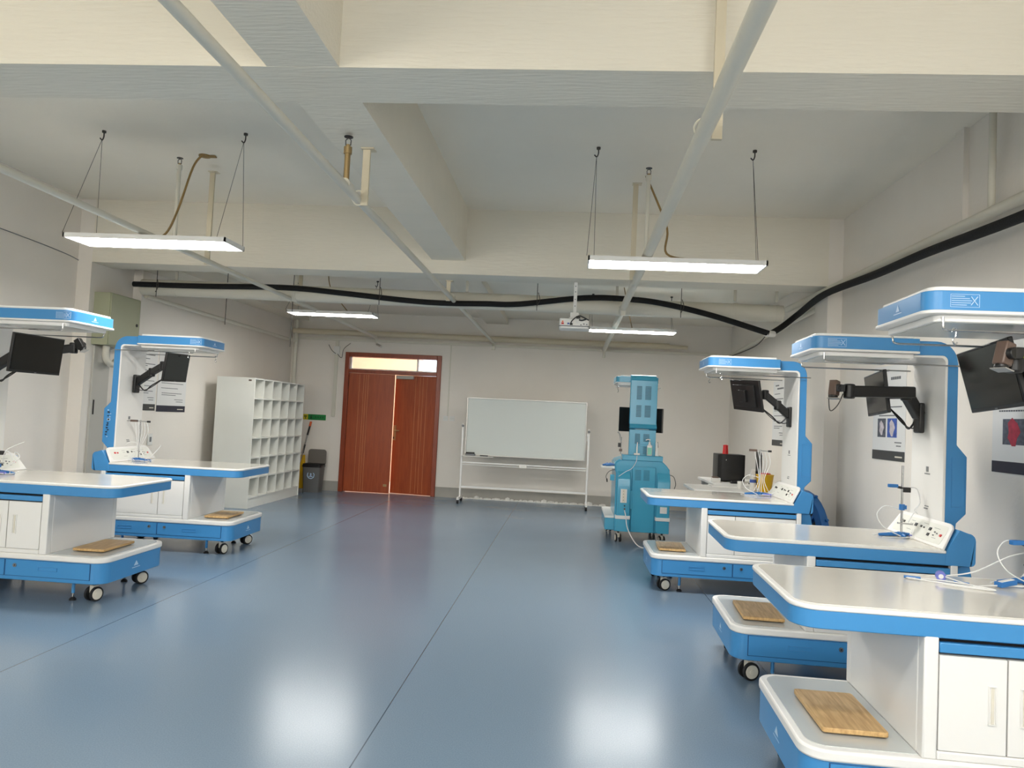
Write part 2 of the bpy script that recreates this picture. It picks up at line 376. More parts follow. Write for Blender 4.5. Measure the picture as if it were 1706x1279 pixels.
b = MB(); b.tube([(-.14, 5.05, .02), (0, 5.05, 0)], .017, 'pipe_paint'); b.build('branch', pL)
b = MB(); b.tube([(0, 11.2, -.06), (.02, 11.2, -.18)], .018, 'pipe_paint'); b.tube([(.02, 11.2, -.18), (.12, 11.1, -.22)], .02, 'aluminium'); b.build('end_fitting', pL)
b = MB(); b.tube([(-5.09, 8.40, 2.735), (2.28, 8.40, 2.69)], .094, 'pipe_paint', 24); bigp = tag(b.build('duct_pipe', loc=(-5.09, 8.40, 2.735)), 'fat cream pipe crossing the room behind the second beam', 'pipe')
for xx in (-4.7, -3.25, -1.25, .45, 1.75, 2.2): b = MB(); zz = 2.735-.045*(xx+5.09)/7.37-2.735; b.tube([(xx+5.09, 0, zz), (xx+5.13, 0, zz)], .099, 'pipe_paint', 24); b.box(xx+5.09, -.01, .08, xx+5.12, .01, .36, 'pipe_paint'); b.build('pipe_clamp', bigp)
pipe('wall_pipe', [(2.50, 1.0, 2.72), (2.50, 4.39, 2.788), (2.50, 9.0, 2.84)], .036, 'pipe_paint', 'white pipe along the top of the right wall above the black hose')
pipe('wall_pipe', [(2.55, 8.0, 2.71), (2.55, 12.3, 2.585)], .025, 'pipe_paint', 'thin white pipe at the far end of the right wall, below the black hose')
pipe('wall_pipe', [(2.56, 4.82, 2.83), (2.56, 4.82, 3.54)], .022, 'pipe_paint', 'short upright white pipe rising from the right wall pipe to the ceiling')
b = MB(); b.box(2.60, 5.25, 2.87, XR+.01, 5.36, ZC, 'wall_paint'); struct('trim_6', b)
pipe('wall_pipe', [(-5.06, 8.42, 2.63), (-4.70, 12.3, 2.53)], .026, 'pipe_paint', 'white pipe sloping along the left wall above the cubby shelf')
b = MB(); b.tube([(-4.85, 12.6, 2.735), (1.6, 12.6, 2.72)], .050, 'pipe_cream', 16); b.tube([(1.6, 12.6, 2.72), (1.9, 12.6, 2.71)], .03, 'pipe_cream', 16); fp = tag(b.build('wall_pipe'), 'cream pipe along the top of the far wall above the door', 'pipe')
b = MB(); b.box(-4.85, 12.66, 2.60, 2.4, 12.70, 2.64, 'pipe_paint'); tag(b.build('cable_trunking'), 'thin white trunking line under the cream far wall pipe', 'trunking')
b = MB(); b.tube([(-4.80, 12.6, 0), (-4.80, 12.6, 3.08)], .035, 'pipe_paint', 14); tag(b.build('corner_pipe'), 'upright white pipe in the far left corner behind the cubby shelf', 'pipe')
pipe('wall_cable', smooth([(-5.345, 3.0, 3.0), (-5.345, 6.4, 2.93), (-5.345, 7.3, 2.90), (-5.34, 7.58, 2.87)]), .0045, 'grey_mark', 'thin grey cable sagging high on the near left wall', 'cable', 6)
# black insulated hose: in front of the fat pipe, then along the right wall
hz = [(-5.12, 8.25, 2.742), (-4.3, 8.25, 2.745), (-3.31, 8.25, 2.763), (-2.6, 8.25, 2.72), (-1.95, 8.25, 2.67), (-1.50, 8.24, 2.65), (-1.0, 8.24, 2.66), (-.62, 8.24, 2.67), (.09, 8.24, 2.765), (.55, 8.24, 2.77), (.95, 8.24, 2.735), (1.5, 8.24, 2.62), (2.10, 8.24, 2.45)]
pipe('insulated_hose', smooth(hz), .031, 'black_foam', 'long black foam hose draped across the room in front of the cream pipe', 'hose', 14)
hr = [(2.13, 8.30, 2.45), (2.3, 8.45, 2.56), (2.44, 8.35, 2.69), (2.44, 7.5, 2.765), (2.45, 6.3, 2.725), (2.45, 5.4, 2.705), (2.45, 4.3, 2.655), (2.45, 2.5, 2.61)]
pipe('insulated_hose', smooth(hr), .033, 'black_foam', 'thick black foam hose climbing along the right wall under the white pipe', 'hose', 14)
b = MB(); b.tube([(2.07, 8.24, 2.45), (2.17, 8.30, 2.45)], .036, 'white_plastic'); tag(b.build('hose_joint'), 'small white joint where the two black hoses meet', 'joint')
b = MB(); b.tube(smooth([(2.12, 8.3, 2.43), (2.3, 9.2, 2.56), (2.45, 9.8, 2.60), (2.5, 10.6, 2.55), (2.5, 12.2, 2.55)]), .007, 'dark_wire', 6); tag(b.build('loose_cable'), 'loose dark cable trailing from the hose joint to the far right corner', 'cable')
for i, (x, y, z, z1) in enumerate([(-4.82, 8.22, 2.60, 3.10), (-4.16, 8.6, 2.35, 3.10), (-3.5, 9.0, 2.15, 3.1), (-2.2, 8.22, 2.6, 3.1), (-.42, 8.2, 2.60, 3.1), (1.15, 8.2, 2.58, 3.1)]):
    b = MB(); b.tube([(x, y, z), (x, y, z1)], .004, 'dark_wire', 6)
    if y < 8.3: b.tube(smooth([(x, 8.2, z+.05), (x+.03, 8.2, z+.12), (x+.01, 8.21, z+.2)]), .004, 'dark_wire', 6)
    tag(b.build('hanger_wire'), ['dark wire crossing the black hose nearest the electrical box', 'dark wire left of the wall pipe over the far left workstation', 'dark wire beside the cubby shelf hanging from the far ceiling', 'dark tie wire holding the hose left of the middle pipe', 'dark tie wire holding the hose beside the projector pole', 'dark tie wire holding the hose right of the projector'][i], 'wire')

# ================================================================ HANGING LIGHTS
def lamp(x0, x1, y0, y1, z, zc, label, cab, labelg):
    cx, cy = (x0+x1)/2, (y0+y1)/2
    e = empty('hanging_light', (cx, cy, z), label, 'light', 'hanging panel lights')
    X0, X1, Y0, Y1 = x0-cx, x1-cx, y0-cy, y1-cy
    b = MB(); t = .012
    b.box(X0, Y0, 0, X1, Y0+t, .035, 'white_metal'); b.box(X0, Y1-t, 0, X1, Y1, .035, 'white_metal'); b.box(X0, Y0, 0, X0+t, Y1, .035, 'white_metal'); b.box(X1-t, Y0, 0, X1, Y1, .035, 'white_metal')
    b.box(X0+t, Y0+t, .02, X1-t, Y1-t, .035, 'white_metal'); b.build('frame', e)
    b = MB(); b.box(X0+t, Y0+t, .004, X1-t, Y1-t, .010, 'lamp_diffuser'); b.build('diffuser', e)
    b = MB(); b.box(.12, -.03, .035, .5, .03, .06, 'white_metal'); b.build('driver_box', e, .004)
    H = zc-z
    for sx in (X0+.03, X1-.03):
        hx = sx*.97
        b = MB(); b.disc((hx, .16, H-.008), (0, 0, 1), .016, .016, 'dark_wire', 10); b.tube(smooth([(hx, .16, H-.01), (hx, .16, H-.05), (hx-.012, .16, H-.075), (hx-.03, .16, H-.06)]), .005, 'dark_wire', 8); b.build('ceiling_hook', e)
        b = MB(); b.tube([(hx-.012, .16, H-.07), (sx-.04, Y0+.01, .035)], .0018, 'dark_wire', 5); b.tube([(hx-.012, .16, H-.07), (sx+.02, Y1-.01, .035)], .0018, 'dark_wire', 5); b.build('suspension_wire', e)
    b = MB(); b.tube(smooth([(p[0]-cx, p[1]-cy, p[2]-z) for p in cab]), .009 if zc > 3.3 else .006, 'cable_tan', 8); b.build('power_cable', e)
lamp(-3.87, -2.60, 5.29, 5.62, 2.60, ZC, 'glowing flat panel light hanging on wires above the left workstations', [(-3.25, 6.1, 3.53), (-3.30, 6.05, 3.4), (-3.32, 5.9, 3.0), (-3.24, 5.6, 2.72), (-3.30, 5.48, 2.64)], 0)
lamp(.08, 1.37, 5.45, 5.76, 2.585, ZC, 'glowing flat panel light hanging on wires in the right half of the room', [(.56, 6.4, 3.53), (.62, 6.2, 3.3), (.72, 6.1, 3.0), (.70, 5.9, 2.75), (.90, 5.7, 2.66), (1.0, 5.6, 2.63)], 0)
lamp(-3.66, -2.53, 9.2, 9.5, 2.61, 3.10, 'glowing panel light hanging far left near the door', [(-3.1, 9.1, 3.09), (-3.05, 9.1, 2.9), (-2.9, 9.35, 2.66)], 0)
lamp(.19, 1.31, 9.6, 9.9, 2.59, 3.10, 'glowing panel light far right, partly behind the projector', [(.6, 9.3, 3.09), (.66, 9.4, 2.85), (.75, 9.75, 2.65)], 0)
lamp(-3.85, -2.60, 1.0, 1.3, 2.60, ZC, 'added panel light hanging out of view above the near left floor', [(-3.25, 1.9, 3.53), (-3.3, 1.6, 3.0), (-3.25, 1.3, 2.65)], 0)  # lamp added out of view to light the near part of the room
lamp(.08, 1.37, 1.0, 1.3, 2.60, ZC, 'added panel light hanging out of view above the nearest right workstation', [(.56, 1.9, 3.53), (.7, 1.6, 3.0), (.8, 1.3, 2.65)], 0)  # second added lamp, unseen, brightens the near right side
b = MB(); b.disc((0, 0, 0), (0, 0, 1), .05, .012, 'cable_tan', 16); b.box(0, -.02, -.01, .10, .02, .0, 'cable_tan'); tag(b.build('ceiling_rose', loc=None), 'small tan junction plate on the ceiling above the left hanging light', 'junction plate').location = (-3.25, 6.14, 3.535)

# ================================================================ PROJECTOR
e = empty('projector', (.0, 7.86, 2.36), 'white projector hanging on a pole under the second beam', 'projector')
b = MB(); b.prism(rrect(-.155, -.12, .155, .12, .03, .03, .03, .03), 'z', 0, .105, 'white_plastic'); b.build('body', e, .008)
b = MB(); b.prism(rrect(-.16, -.125, .16, .125, .03, .03, .03, .03), 'z', .02, .03, 'grey_mark'); b.build('seam_band', e)
b = MB()
for x, z, mt, s in ((-.12, .05, 'red_plastic', .018), (-.12, .07, 'orange_plastic', .012), (-.06, .05, 'photo_blue', .016), (-.03, .045, 'black_plastic', .02), (.03, .065, 'poster_paper', .022), (.10, .05, 'grey_mark', .012), (.13, .045, 'grey_mark', .01), (.07, .04, 'grey_mark', .01)): b.box(x-s*.7, -.124, z-s/2, x+s*.7, -.119, z+s/2, mt)
b.build('socket', e)
b = MB(); b.box(-.06, -.05, .105, .06, .05, .125, 'white_metal'); b.box(-.045, -.03, .125, .045, .03, .18, 'white_metal'); b.box(-.018, -.018, .18, .018, .018, .50, 'white_metal'); b.build('mounting_pole', e, .002)
b = MB()
for z in (.25, .32, .40, .46): b.disc((0, -.019, z), (0, 1, 0), .006, .004, 'grey_mark', 8)
b.build('bolt', e)
b = MB(); b.tube(smooth([(-.04, -.125, .04), (-.02, -.16, .08), (.04, -.13, .13), (.09, -.12, .12), (.15, -.12, .09)]), .006, 'black_plastic', 8); b.tube(smooth([(.05, -.13, .09), (.08, -.14, .085), (.12, -.13, .10)]), .008, 'black_plastic', 8); b.box(.02, -.13, .105, .06, -.10, .13, 'black_plastic'); b.build('cable', e)

# ================================================================ WORKSTATIONS
W, LN = .78, 1.36
STN = {}
def frame_rect(b, x0, z0, x1, z1, y0, y1, t, mt):
    b.box(x0, y0, z0, x1, y1, z0+t, mt); b.box(x0, y0, z1-t, x1, y1, z1, mt); b.box(x0, y0, z0+t, x0+t, y1, z1-t, mt); b.box(x1-t, y0, z0+t, x1, y1, z1-t, mt)
def workstation(key, X0, Y0, yaw, side, sx, zt, label, mon, arms, camera=None, rails_hook=(), skip_emblem=False):
    root = empty('surgical_workstation', (X0, Y0, 0), label, 'workstation', 'surgical training workstations', rz=math.radians(yaw))
    mw = Matrix.Translation((X0, Y0, 0)) @ Matrix.Rotation(math.radians(yaw), 4, 'Z'); inv = mw.inverted()
    T = lambda u, v, z: (side*u*sx, v, z)
    B = lambda: MB(T)
    STN[key] = (mw, T, zt)
    # plinth
    b = B(); r = .095
    b.prism(rrect(.05, 0, LN, W, r, .01, .01, r), 'z', .135, .275, 'blue_metal'); pl = b.build('base_plinth', root, .004)
    b = B(); b.prism(rrect(.044, -.006, LN, W+.006, r, .01, .01, r), 'z', .275, .315, 'white_metal'); b.build('base_rim', root, .010, 3)
    b = B(); b.prism(rrect(.075, .03, .45, W-.03, .07, 0, 0, .07), 'z', .3152, .3175, 'steel_shelf'); b.build('shelf_plate', root)
    b = B(); xe = .05
    b.add([(xe-.001, W/2-.03, .20), (xe-.001, W/2+.03, .20), (xe-.001, W/2, .235)], [(0, 1, 2)], 'light_mark'); b.add([(xe-.0012, W/2-.05, .185), (xe-.0012, W/2+.05, .185), (xe-.0012, W/2+.05, .190), (xe-.0012, W/2-.05, .190)], [(0, 1, 2, 3)], 'light_mark'); b.build('emblem', root)
    for a0, a1, h0, h1, lk in ((.14, .715, .36, .49, .65), (.725, 1.28, .95, 1.08, .79)):
        b = B(); b.box(a0-.004, -.0012, .161, a1+.004, .002, .272, 'seam_dark'); b.box(a0, -.004, .165, a1, .002, .270, 'blue_metal'); d = b.build('drawer', root)
        b = B(); frame_rect(b, h0, .205, h1, .232, -.008, -.004, .004, 'blue_metal'); b.build('drawer_handle', d)
        b = B(); b.disc((lk, -.006, .235), (0, 1, 0), .013, .008, 'chrome', 16); b.box(lk-.003, -.0115, .229, lk+.003, -.0095, .241, 'black_plastic'); b.build('lock', d)
    # cabinet
    b = B()
    b.box(.45, .05, .315, 1.27, W-.05, .73, 'white_metal')
    for v0, v1 in ((0, .05), (W-.05, W)):
        b.box(.45, v0, .315, .50, v1, .73, 'white_metal'); b.box(.50, v0, .315, 1.23, v1, .345, 'white_metal'); b.box(1.23, v0, .315, 1.27, v1, .73, 'white_metal')
    b.box(.50, W-.05, .345, 1.23, W, .72, 'white_metal')
    b.build('cabinet', root, .006)
    b = B(); b.box(.50, .03, .665, 1.23, .05, .728, 'gap_shade_black'); b.build('tray_gap_shade', root)  # black strip paints the shade inside the gap above the tray
    b = B(); b.box(.502, .0, .674, 1.228, .028, .708, 'blue_metal'); b.build('pull_out_tray', root, .003)
    for a0, a1, hx in ((.502, .728, .68), (.732, 1.226, .785)):
        b = B(); b.box(a0-.002, .012, .345, a1+.002, .05, .668, 'grey_mark'); b.box(a0+.001, .002, .348, a1-.001, .014, .665, 'white_metal'); d = b.build('door', root)
        b = B(); frame_rect(b, hx-.014, .445, hx+.014, .575, -.002, .003, .004, 'white_plastic'); b.box(hx-.004, -.001, .45, hx+.006, .003, .57, 'wheel_cream'); b.build('door_handle', d, .001)
    if side > 0:
        b = B(); b.prism([(1.272, .72), (1.35, .72), (1.44, .30), (1.44, .15), (1.272, .15)], 'y', .04, W-.04, 'blue_metal'); b.build('rear_skirt', root, .004)
    else:
        b = B(); b.prism([(1.272, .72), (1.30, .72), (1.34, .30), (1.272, .30)], 'y', .04, W-.04, 'white_metal'); b.build('rear_skirt', root, .004)
    # table top
    b = B(); b.prism(rrect(0, 0, 1.25, W, .10, 0, 0, .10), 'z', .722, .787, 'blue_metal'); b.build('table_rim', root, .004)
    b = B(); b.prism(rrect(-.004, -.004, 1.205, W+.004, .10, 0, 0, .10), 'z', .785, .803, 'white_metal'); b.build('tabletop', root, .006, 3)
    b = B(); b.prism(rrect(.022, .022, 1.21, W-.022, .08, 0, 0, .08), 'z', .8032, .8045, 'steel_top'); b.build('steel_inlay', root)
    # head block with sloping control panel
    b = B(); prof = [(1.20, .725), (1.34, .725)]+arcpts(1.335, .75, .025, -PI/2, 0, 4)+[(1.36, .85)]+arcpts(1.32, .86, .04, 0, PI/2, 5)+[(1.275, .915), (1.205, .80)]
    b.prism(prof, 'y', -.002, W+.002, 'blue_metal'); b.build('head_block', root, .006)
    P0 = Vector((1.195, 0, .80)); D = Vector((.078, 0, .128)); D.normalize(); N = Vector((-D.z, 0, D.x))
    def pan(v, h, k): q = P0+D*h+N*k; return (q.x, v, q.z)
    def plate(b, poly, k0, k1, mt):
        n = len(poly); b.add([pan(v, h, k0) for v, h in poly]+[pan(v, h, k1) for v, h in poly], [(i, (i+1) % n, n+(i+1) % n, n+i) for i in range(n)]+[list(range(n)), [n+i for i in range(n)]], mt)
    b = B(); plate(b, [(0, 0), (W, 0)]+[(W-.09+.06*math.cos(a), .11+.045*math.sin(a)) for a in (0, .5, 1, PI/2)]+[(.09+.06*math.cos(a), .11+.045*math.sin(a)) for a in (PI/2, PI/2+.5, PI-.5, PI)], 0, .014, 'white_metal'); cp = b.build('control_panel', root, .004)
    b = B(); plate(b, rrect(.06, .018, W-.06, .132, .015, .015, .03, .03, 3), .0142, .0155, 'cubby_white'); b.build('panel_face', cp)
    b = B()
    for v, h, s, mt in ((.13, .09, .012, 'red_plastic' if side < 0 else 'black_plastic'), (.17, .088, .010, 'red_plastic' if side < 0 else 'black_plastic'), (.34, .09, .014, 'black_plastic'), (.41, .09, .009, 'black_plastic'), (.45, .088, .006, 'black_plastic'), (.53, .09, .013, 'black_plastic'), (.54, .055, .012, 'black_plastic'), (.60, .08, .006, 'grey_mark'), (.60, .06, .005, 'grey_mark'), (.63, .075, .005, 'grey_mark'), (.68, .07, .010, 'red_plastic')):
        v = W-v if side > 0 else v
        b = B(); plate(b, [(v-s, h-s*.7), (v+s, h-s*.7), (v+s, h+s*.7), (v-s, h+s*.7)], .0155, .020, mt); b.build('control_button', cp)
    b = B()
    for v, h, l in ((.28, .11, .05), (.28, .09, .04), (.28, .05, .06), (.45, .115, .06), (.60, .105, .07), (.62, .045, .05)):
        v = W-v if side > 0 else v
        plate(b, [(v-l/2, h-.001), (v+l/2, h-.001), (v+l/2, h+.001), (v-l/2, h+.001)], .0155, .0160, 'grey_mark')
    b.build('panel_print', cp)
    # column: a C shaped blue shell with a white liner
    v0, v1 = .19, .61; zo = zt-.02; zi = zt-.105
    outer = [(1.276, .885), (1.340, .885), (1.345, .93), (1.398, .985), (1.398, 1.305), (1.340, 1.37), (1.337, zo-.12)]+arcpts(1.217, zo-.12, .12, 0, PI/2, 8)+[(1.07, zo)]
    inner = [(1.07, zi)]+arcpts(1.246, zi-.03, .03, PI/2, 0, 5)+[(1.276, .92)]
    b = B(); b.prism(outer+inner, 'y', v0, v1, 'blue_metal'); colm = b.build('column', root, .006)
    lo = [(1.07, zi+.002)]+arcpts(1.246, zi-.028, .032, PI/2, 0, 5)+[(1.278, .90)]
    li = [(1.262, .90)]+arcpts(1.246-.012, zi-.028-.012, .030, 0, PI/2, 5)+[(1.07, zi-.010)]
    b = B(); b.prism(lo+li, 'y', v0-.006, v1+.006, 'white_metal'); b.build('column_liner', root, .003)
    b = B()
    for z, wd in ((1.20, .0), (1.195, .03), (.985, .0)):
        pass
    b.box(1.260, .37, 1.205, 1.2625, .40, 1.235, 'grey_mark'); b.box(1.260, .35, 1.190, 1.2625, .42, 1.195, 'grey_mark'); b.box(1.260, .36, 1.00, 1.2625, .41, 1.005, 'grey_mark'); b.box(1.260, .37, .985, 1.2625, .42, .992, 'grey_mark'); b.build('column_print', root)
    if side > 0:
        b = B(); frame_rect(b, 1.312, 1.02, 1.390, 1.30, v0-.003, v0+.002, .003, 'blue_metal'); b.build('access_panel', colm)
    else:
        b = B(); k = 0
        for z, u, s, mt in ((1.29, 1.355, .006, 'light_mark'), (1.27, 1.35, .009, 'poster_navy'), (1.255, 1.33, .004, 'light_mark'), (1.235, 1.352, .006, 'black_plastic'), (1.225, 1.335, .005, 'light_mark'), (1.20, 1.345, .014, 'light_mark'), (1.20, 1.345, .009, 'black_plastic'), (1.165, 1.352, .007, 'poster_navy'), (1.145, 1.355, .007, 'poster_navy'), (1.12, 1.357, .007, 'poster_navy'), (1.10, 1.345, .006, 'poster_navy'), (1.08, 1.36, .007, 'poster_navy'), (1.055, 1.362, .006, 'poster_navy'), (1.035, 1.35, .005, 'light_mark')):
            k += .0003; b.box(u-s, v0-.004-k, z-s*.8, u+s, v0, z+s*.8, mt)
        b.build('socket_panel', colm)
    # canopy
    c0, c1, k0, k1, r = .49, 1.10, .14, .67, .06
    b = B(); b.prism(rrect(c0, k0, c1, k1, r, .01, .01, r), 'z', zt-.088, zt-.015, 'blue_metal'); cn = b.build('canopy', root, .003)
    b = B(); b.prism(rrect(c0+.02, k0+.012, c1-.03, k1-.012, r-.01, .01, .01, r-.01), 'z', zt-.015, zt+.002, 'white_metal'); b.build('canopy_top', cn, .004)
    b = B(); b.prism(rrect(c0-.006, k0-.006, c1, k1+.006, r, .01, .01, r), 'z', zt-.100, zt-.087, 'white_metal'); b.build('canopy_lip', cn, .003)
    b = B(); b.prism(rrect(c0+.045, k0+.03, c1-.02, k1-.03, .03, .01, .01, .03), 'z', zt-.126, zt-.10, 'white_metal', 'white_metal'); lp = b.build('lamp_housing', cn, .003)
    b = B(); b.prism(rrect(c0+.06, k0+.045, c1-.035, k1-.045, .03, .01, .01, .03), 'z', zt-.1275, zt-.126, 'steel_shelf'); b.build('lamp_cover', lp)
    # emblem on the near face of the canopy (read left to right from the camera side)
    xe = side*(.575 if side > 0 else .60)*sx; wd = .105*sx; x0 = xe if side > 0 else xe-.0
    b = MB(); yk = k0-.0012; zc_ = zt-.052
    frame_rect(b, x0, zc_-.024, x0+wd, zc_+.024, yk-.0004, yk+.002, .0015, 'light_mark')
    for j, ll in enumerate((.45, .62, .70, .66, .52)):
        zz = zc_+.016-j*.008; b.box(x0+.004, yk-.001, zz-.0012, x0+.004+ll*wd, yk, zz+.0012, 'light_mark')
    b.bar((x0+wd*.70, yk-.0012, zc_+.016), (x0+wd*.93, yk-.0012, zc_-.016), .001, .003, 'light_mark', (0, 0, 1)); b.bar((x0+wd*.70, yk-.0012, zc_-.016), (x0+wd*.93, yk-.0012, zc_+.016), .001, .003, 'light_mark', (0, 0, 1))
    b.build('emblem', cn)
    b = B(); vm = (k0+k1)/2; b.add([(c0-.0012, vm-.018, zt-.058), (c0-.0012, vm+.018, zt-.058), (c0-.0012, vm, zt-.030)], [(0, 1, 2)], 'light_mark'); b.add([(c0-.0012, vm-.04, zt-.068), (c0-.0012, vm+.04, zt-.068), (c0-.0012, vm+.04, zt-.064), (c0-.0012, vm-.04, zt-.064)], [(0, 1, 2, 3)], 'light_mark'); b.build('end_emblem', cn)
    for v, ue in ((k0+.02, 1.36), (k1-.04, 1.25)):
        b = B(); zr = zt-.160; b.tube([(.56 if v < .3 else .55, v, zt-.11)]+smooth([(.56, v, zr+.02), (.563, v, zr+.006), (.58, v, zr)], 4)+[(ue, v, zr)], .0045, 'chrome', 8); b.build('hanging_rail', root)
    # casters and feet
    def caster(u, v):
        c = empty('caster', T(u, v, 0), parent=root)
        b = MB(); b.box(-.022, -.018, .055, .022, .018, .11, 'wheel_cream'); b.tube([(0, 0, .10), (0, 0, .137)], .012, 'black_plastic', 12); b.build('housing', c, .004)
        b = MB()
        for k in (-1, 1):
            b.disc((0, k*.026, .05), (0, 1, 0), .050, .017, 'rubber', 24); b.disc((0, k*.0355, .05), (0, 1, 0), .038, .004, 'wheel_cream', 24); b.disc((0, k*.038, .05), (0, 1, 0), .014, .004, 'wheel_cream', 16)
        b.build('wheel', c, .003)
        c.rotation_euler = (0, 0, (.35 if v < .4 else 1.2) if side > 0 else (1.25 if v < .4 else 1.0))
    for u in (.17, 1.22):
        for v in (.11, W-.11): caster(u, v)
    for u in (.30, 1.08):
        for v in (.09, W-.09):
            b = B(); b.tube([(u, v, .05), (u, v, .14)], .011, 'blue_metal', 10); b.tube([(u, v, .02), (u, v, .05)], .006, 'chrome', 8); b.lathe((u, v, 0), [(.022, 0), (.022, .010), (.010, .022)], 'rubber', 14); b.build('levelling_foot', root)
    # monitor and arms, given in room coordinates
    Ti = lambda *p: tuple(inv @ Vector(p))
    c, wv, hv, facing = mon
    c, wv, hv = Vector(c), Vector(wv), Vector(hv)
    n = wv.cross(hv).normalized(); n = n if n.dot(Vector((0, 0, 1.4))-c) > 0 else -n
    if not facing: n = -n
    wv, hv = wv/2, hv/2; hv = hv-wv*(hv.dot(wv)/wv.length_squared)
    q = empty('monitor', Ti(*c), parent=root)
    inv3 = inv.to_3x3(); wl, hl, nl = inv3 @ wv, inv3 @ hv, inv3 @ n
    b = MB(); b.obox(-nl*.008, wl, hl, nl*.010, 'black_plastic'); b.obox(-nl*.024, wl*.72, hl*.72, nl*.012, 'black_plastic'); b.obox(-nl*.045, wl.normalized()*.055, hl.normalized()*.055, nl*.012, 'black_plastic'); b.build('casing', q, .004)
    b = MB(); b.obox(nl*.0025+hl*.02, wl*.955, hl*.90, nl*.0012, 'screen'); b.build('screen', q)
    b = MB(); b.obox(nl*.003-hl*.955, wl.normalized()*.010, hl.normalized()*.003, nl*.001, 'grey_mark'); b.build('logo', q)
    for pts in arms:
        b = MB(); P = [Vector(Ti(*p)) for p in pts]; plate_p = P[0]
        b.box(plate_p.x-.016, plate_p.y-.045, plate_p.z-.10, plate_p.x+.016, plate_p.y+.045, plate_p.z+.08, 'black_plastic') if len(pts) > 2 else None
        for i in range(len(P)-1): b.bar(P[i], P[i+1], .056-.004*i, .066-.006*i, 'black_plastic')
        for p in P[1:]: b.disc(p, (0, 0, 1), .032, .085, 'black_plastic', 14)
        b.build('monitor_arm', root, .010, 3)
    p0 = Vector(Ti(*arms[0][0])); p1 = Vector(Ti(*arms[0][-1])); md = (p0+p1)/2-Vector((0, 0, .14))
    b = MB(); b.tube(smooth([p0+Vector((0, 0, .02)), (p0+md)/2-Vector((0, 0, .04)), md+Vector((0, -.02, .05)), p1-Vector((0, 0, .05))]), .006, 'black_plastic', 8); b.tube(smooth([p0-Vector((0, 0, .05)), (p0*2+md)/3-Vector((0, 0, .05)), md-Vector((0, .03, -.03)), p1-Vector((0, 0, .03))]), .004, 'black_plastic', 6); b.build('arm_cable', root)
    if camera:
        cc, ax, mt = camera; cc = Vector(Ti(*cc)); ax = (inv3 @ Vector(ax)).normalized(); s1 = ax.cross(Vector((0, 0, 1))); s1 = s1.normalized() if s1.length > .1 else Vector((1, 0, 0)); s2 = ax.cross(s1)
        b = MB(); b.obox(cc, ax*.045, s1*.024, s2*.024, mt); b.obox(cc+s2*.028, ax*.03, s1*.018, s2*.010, mt); b.disc(cc-ax*.05, ax, .024, .02, 'black_plastic', 16); co = b.build('video_camera', root, .006)
        b = MB(); b.obox(cc-ax*.062+s1*.005, s1*.032, s2*.022, ax*.002, 'aluminium'); b.build('lens_shade', co)
        b = MB(); b.disc(cc+s1*.03, s1, .022, .03, 'black_plastic', 12); b.box(cc.x+.0, cc.y-.04, cc.z-.02, cc.x+.05, cc.y-.01, cc.z+.02, 'black_plastic') if side > 0 else None; b.build('camera_joint', co, .003)
        if key in ('R2',): b = MB(); b.tube(smooth([cc+Vector((-.03, 0, -.04)), cc+Vector((-.02, 0, -.13)), cc+Vector((.02, 0, -.10)), cc+Vector((.05, 0, -.03))]), .003, 'dark_wire', 6); b.build('camera_wire', co)
        if key == 'R3': b = MB(); b.disc(cc+Vector((.055, -.045, -.015)), (0, 1, 0), .010, .006, 'tag_green', 14); b.build('colour_tag', co)
    for i, (u, v, lb) in enumerate(rails_hook):
        p = mw @ Vector(T(u, v, zt-.160))
        b = MB(); b.tube(smooth([(-.009, 0, -.004), (-.004, 0, .008), (.006, 0, .007), (.006, 0, -.02), (-.004, 0, -.035), (.004, 0, -.052), (.012, 0, -.042)], 4), .0028, 'chrome', 6)
        tag(b.build('metal_hook'), lb, 'hook', 'S hooks on the workstation rails').location = p
    return root
HK = 'small steel S hook on the rail of the '
workstation('R1', .69, 6.44, 0, 1, 1.0, 2.03, 'blue and white surgical workstation farthest back on the right, beside the white desks',
    ((1.582, 6.872, 1.71), (.136, -.513, -.032), (-.057, -.017, .274), False), [[(1.945, 6.83, 1.54), (1.84, 6.83, 1.63), (1.73, 6.84, 1.72), (1.63, 6.87, 1.71)]],
    rails_hook=((.585, .63, HK+'farthest right workstation, left one'), (.60, .16, HK+'farthest right workstation, right one')))
workstation('R2', .90, 4.27, -2.0, 1, .955, 1.975, 'middle blue and white surgical workstation of the right row, with brown camera held out',
    ((1.964, 5.004, 1.671), (-.075, -.50, .017), (-.034, -.015, .267), True), [[(2.085, 4.66, 1.53), (1.99, 4.62, 1.66), (2.00, 4.98, 1.67)], [(2.0, 4.55, 1.665), (1.60, 4.45, 1.65)]],
    ((1.515, 4.45, 1.665), (.1, .1, 1), 'camera_brown'))
workstation('R3', .81, 2.71, -2.0, 1, .96, 1.96, 'nearest surgical workstation in the right foreground, cut off by the right edge of the photo',
    ((1.766, 3.32, 1.67), (-.059, -.51, .021), (-.07, -.018, .271), True), [[(2.0, 3.08, 1.55), (1.90, 3.05, 1.70), (1.80, 3.32, 1.68)], [(1.90, 3.0, 1.70), (1.63, 2.9, 1.70)]],
    ((1.585, 2.88, 1.725), (.25, .1, 1), 'camera_brown'),
    rails_hook=((.60, .16, HK+'nearest right workstation'),))
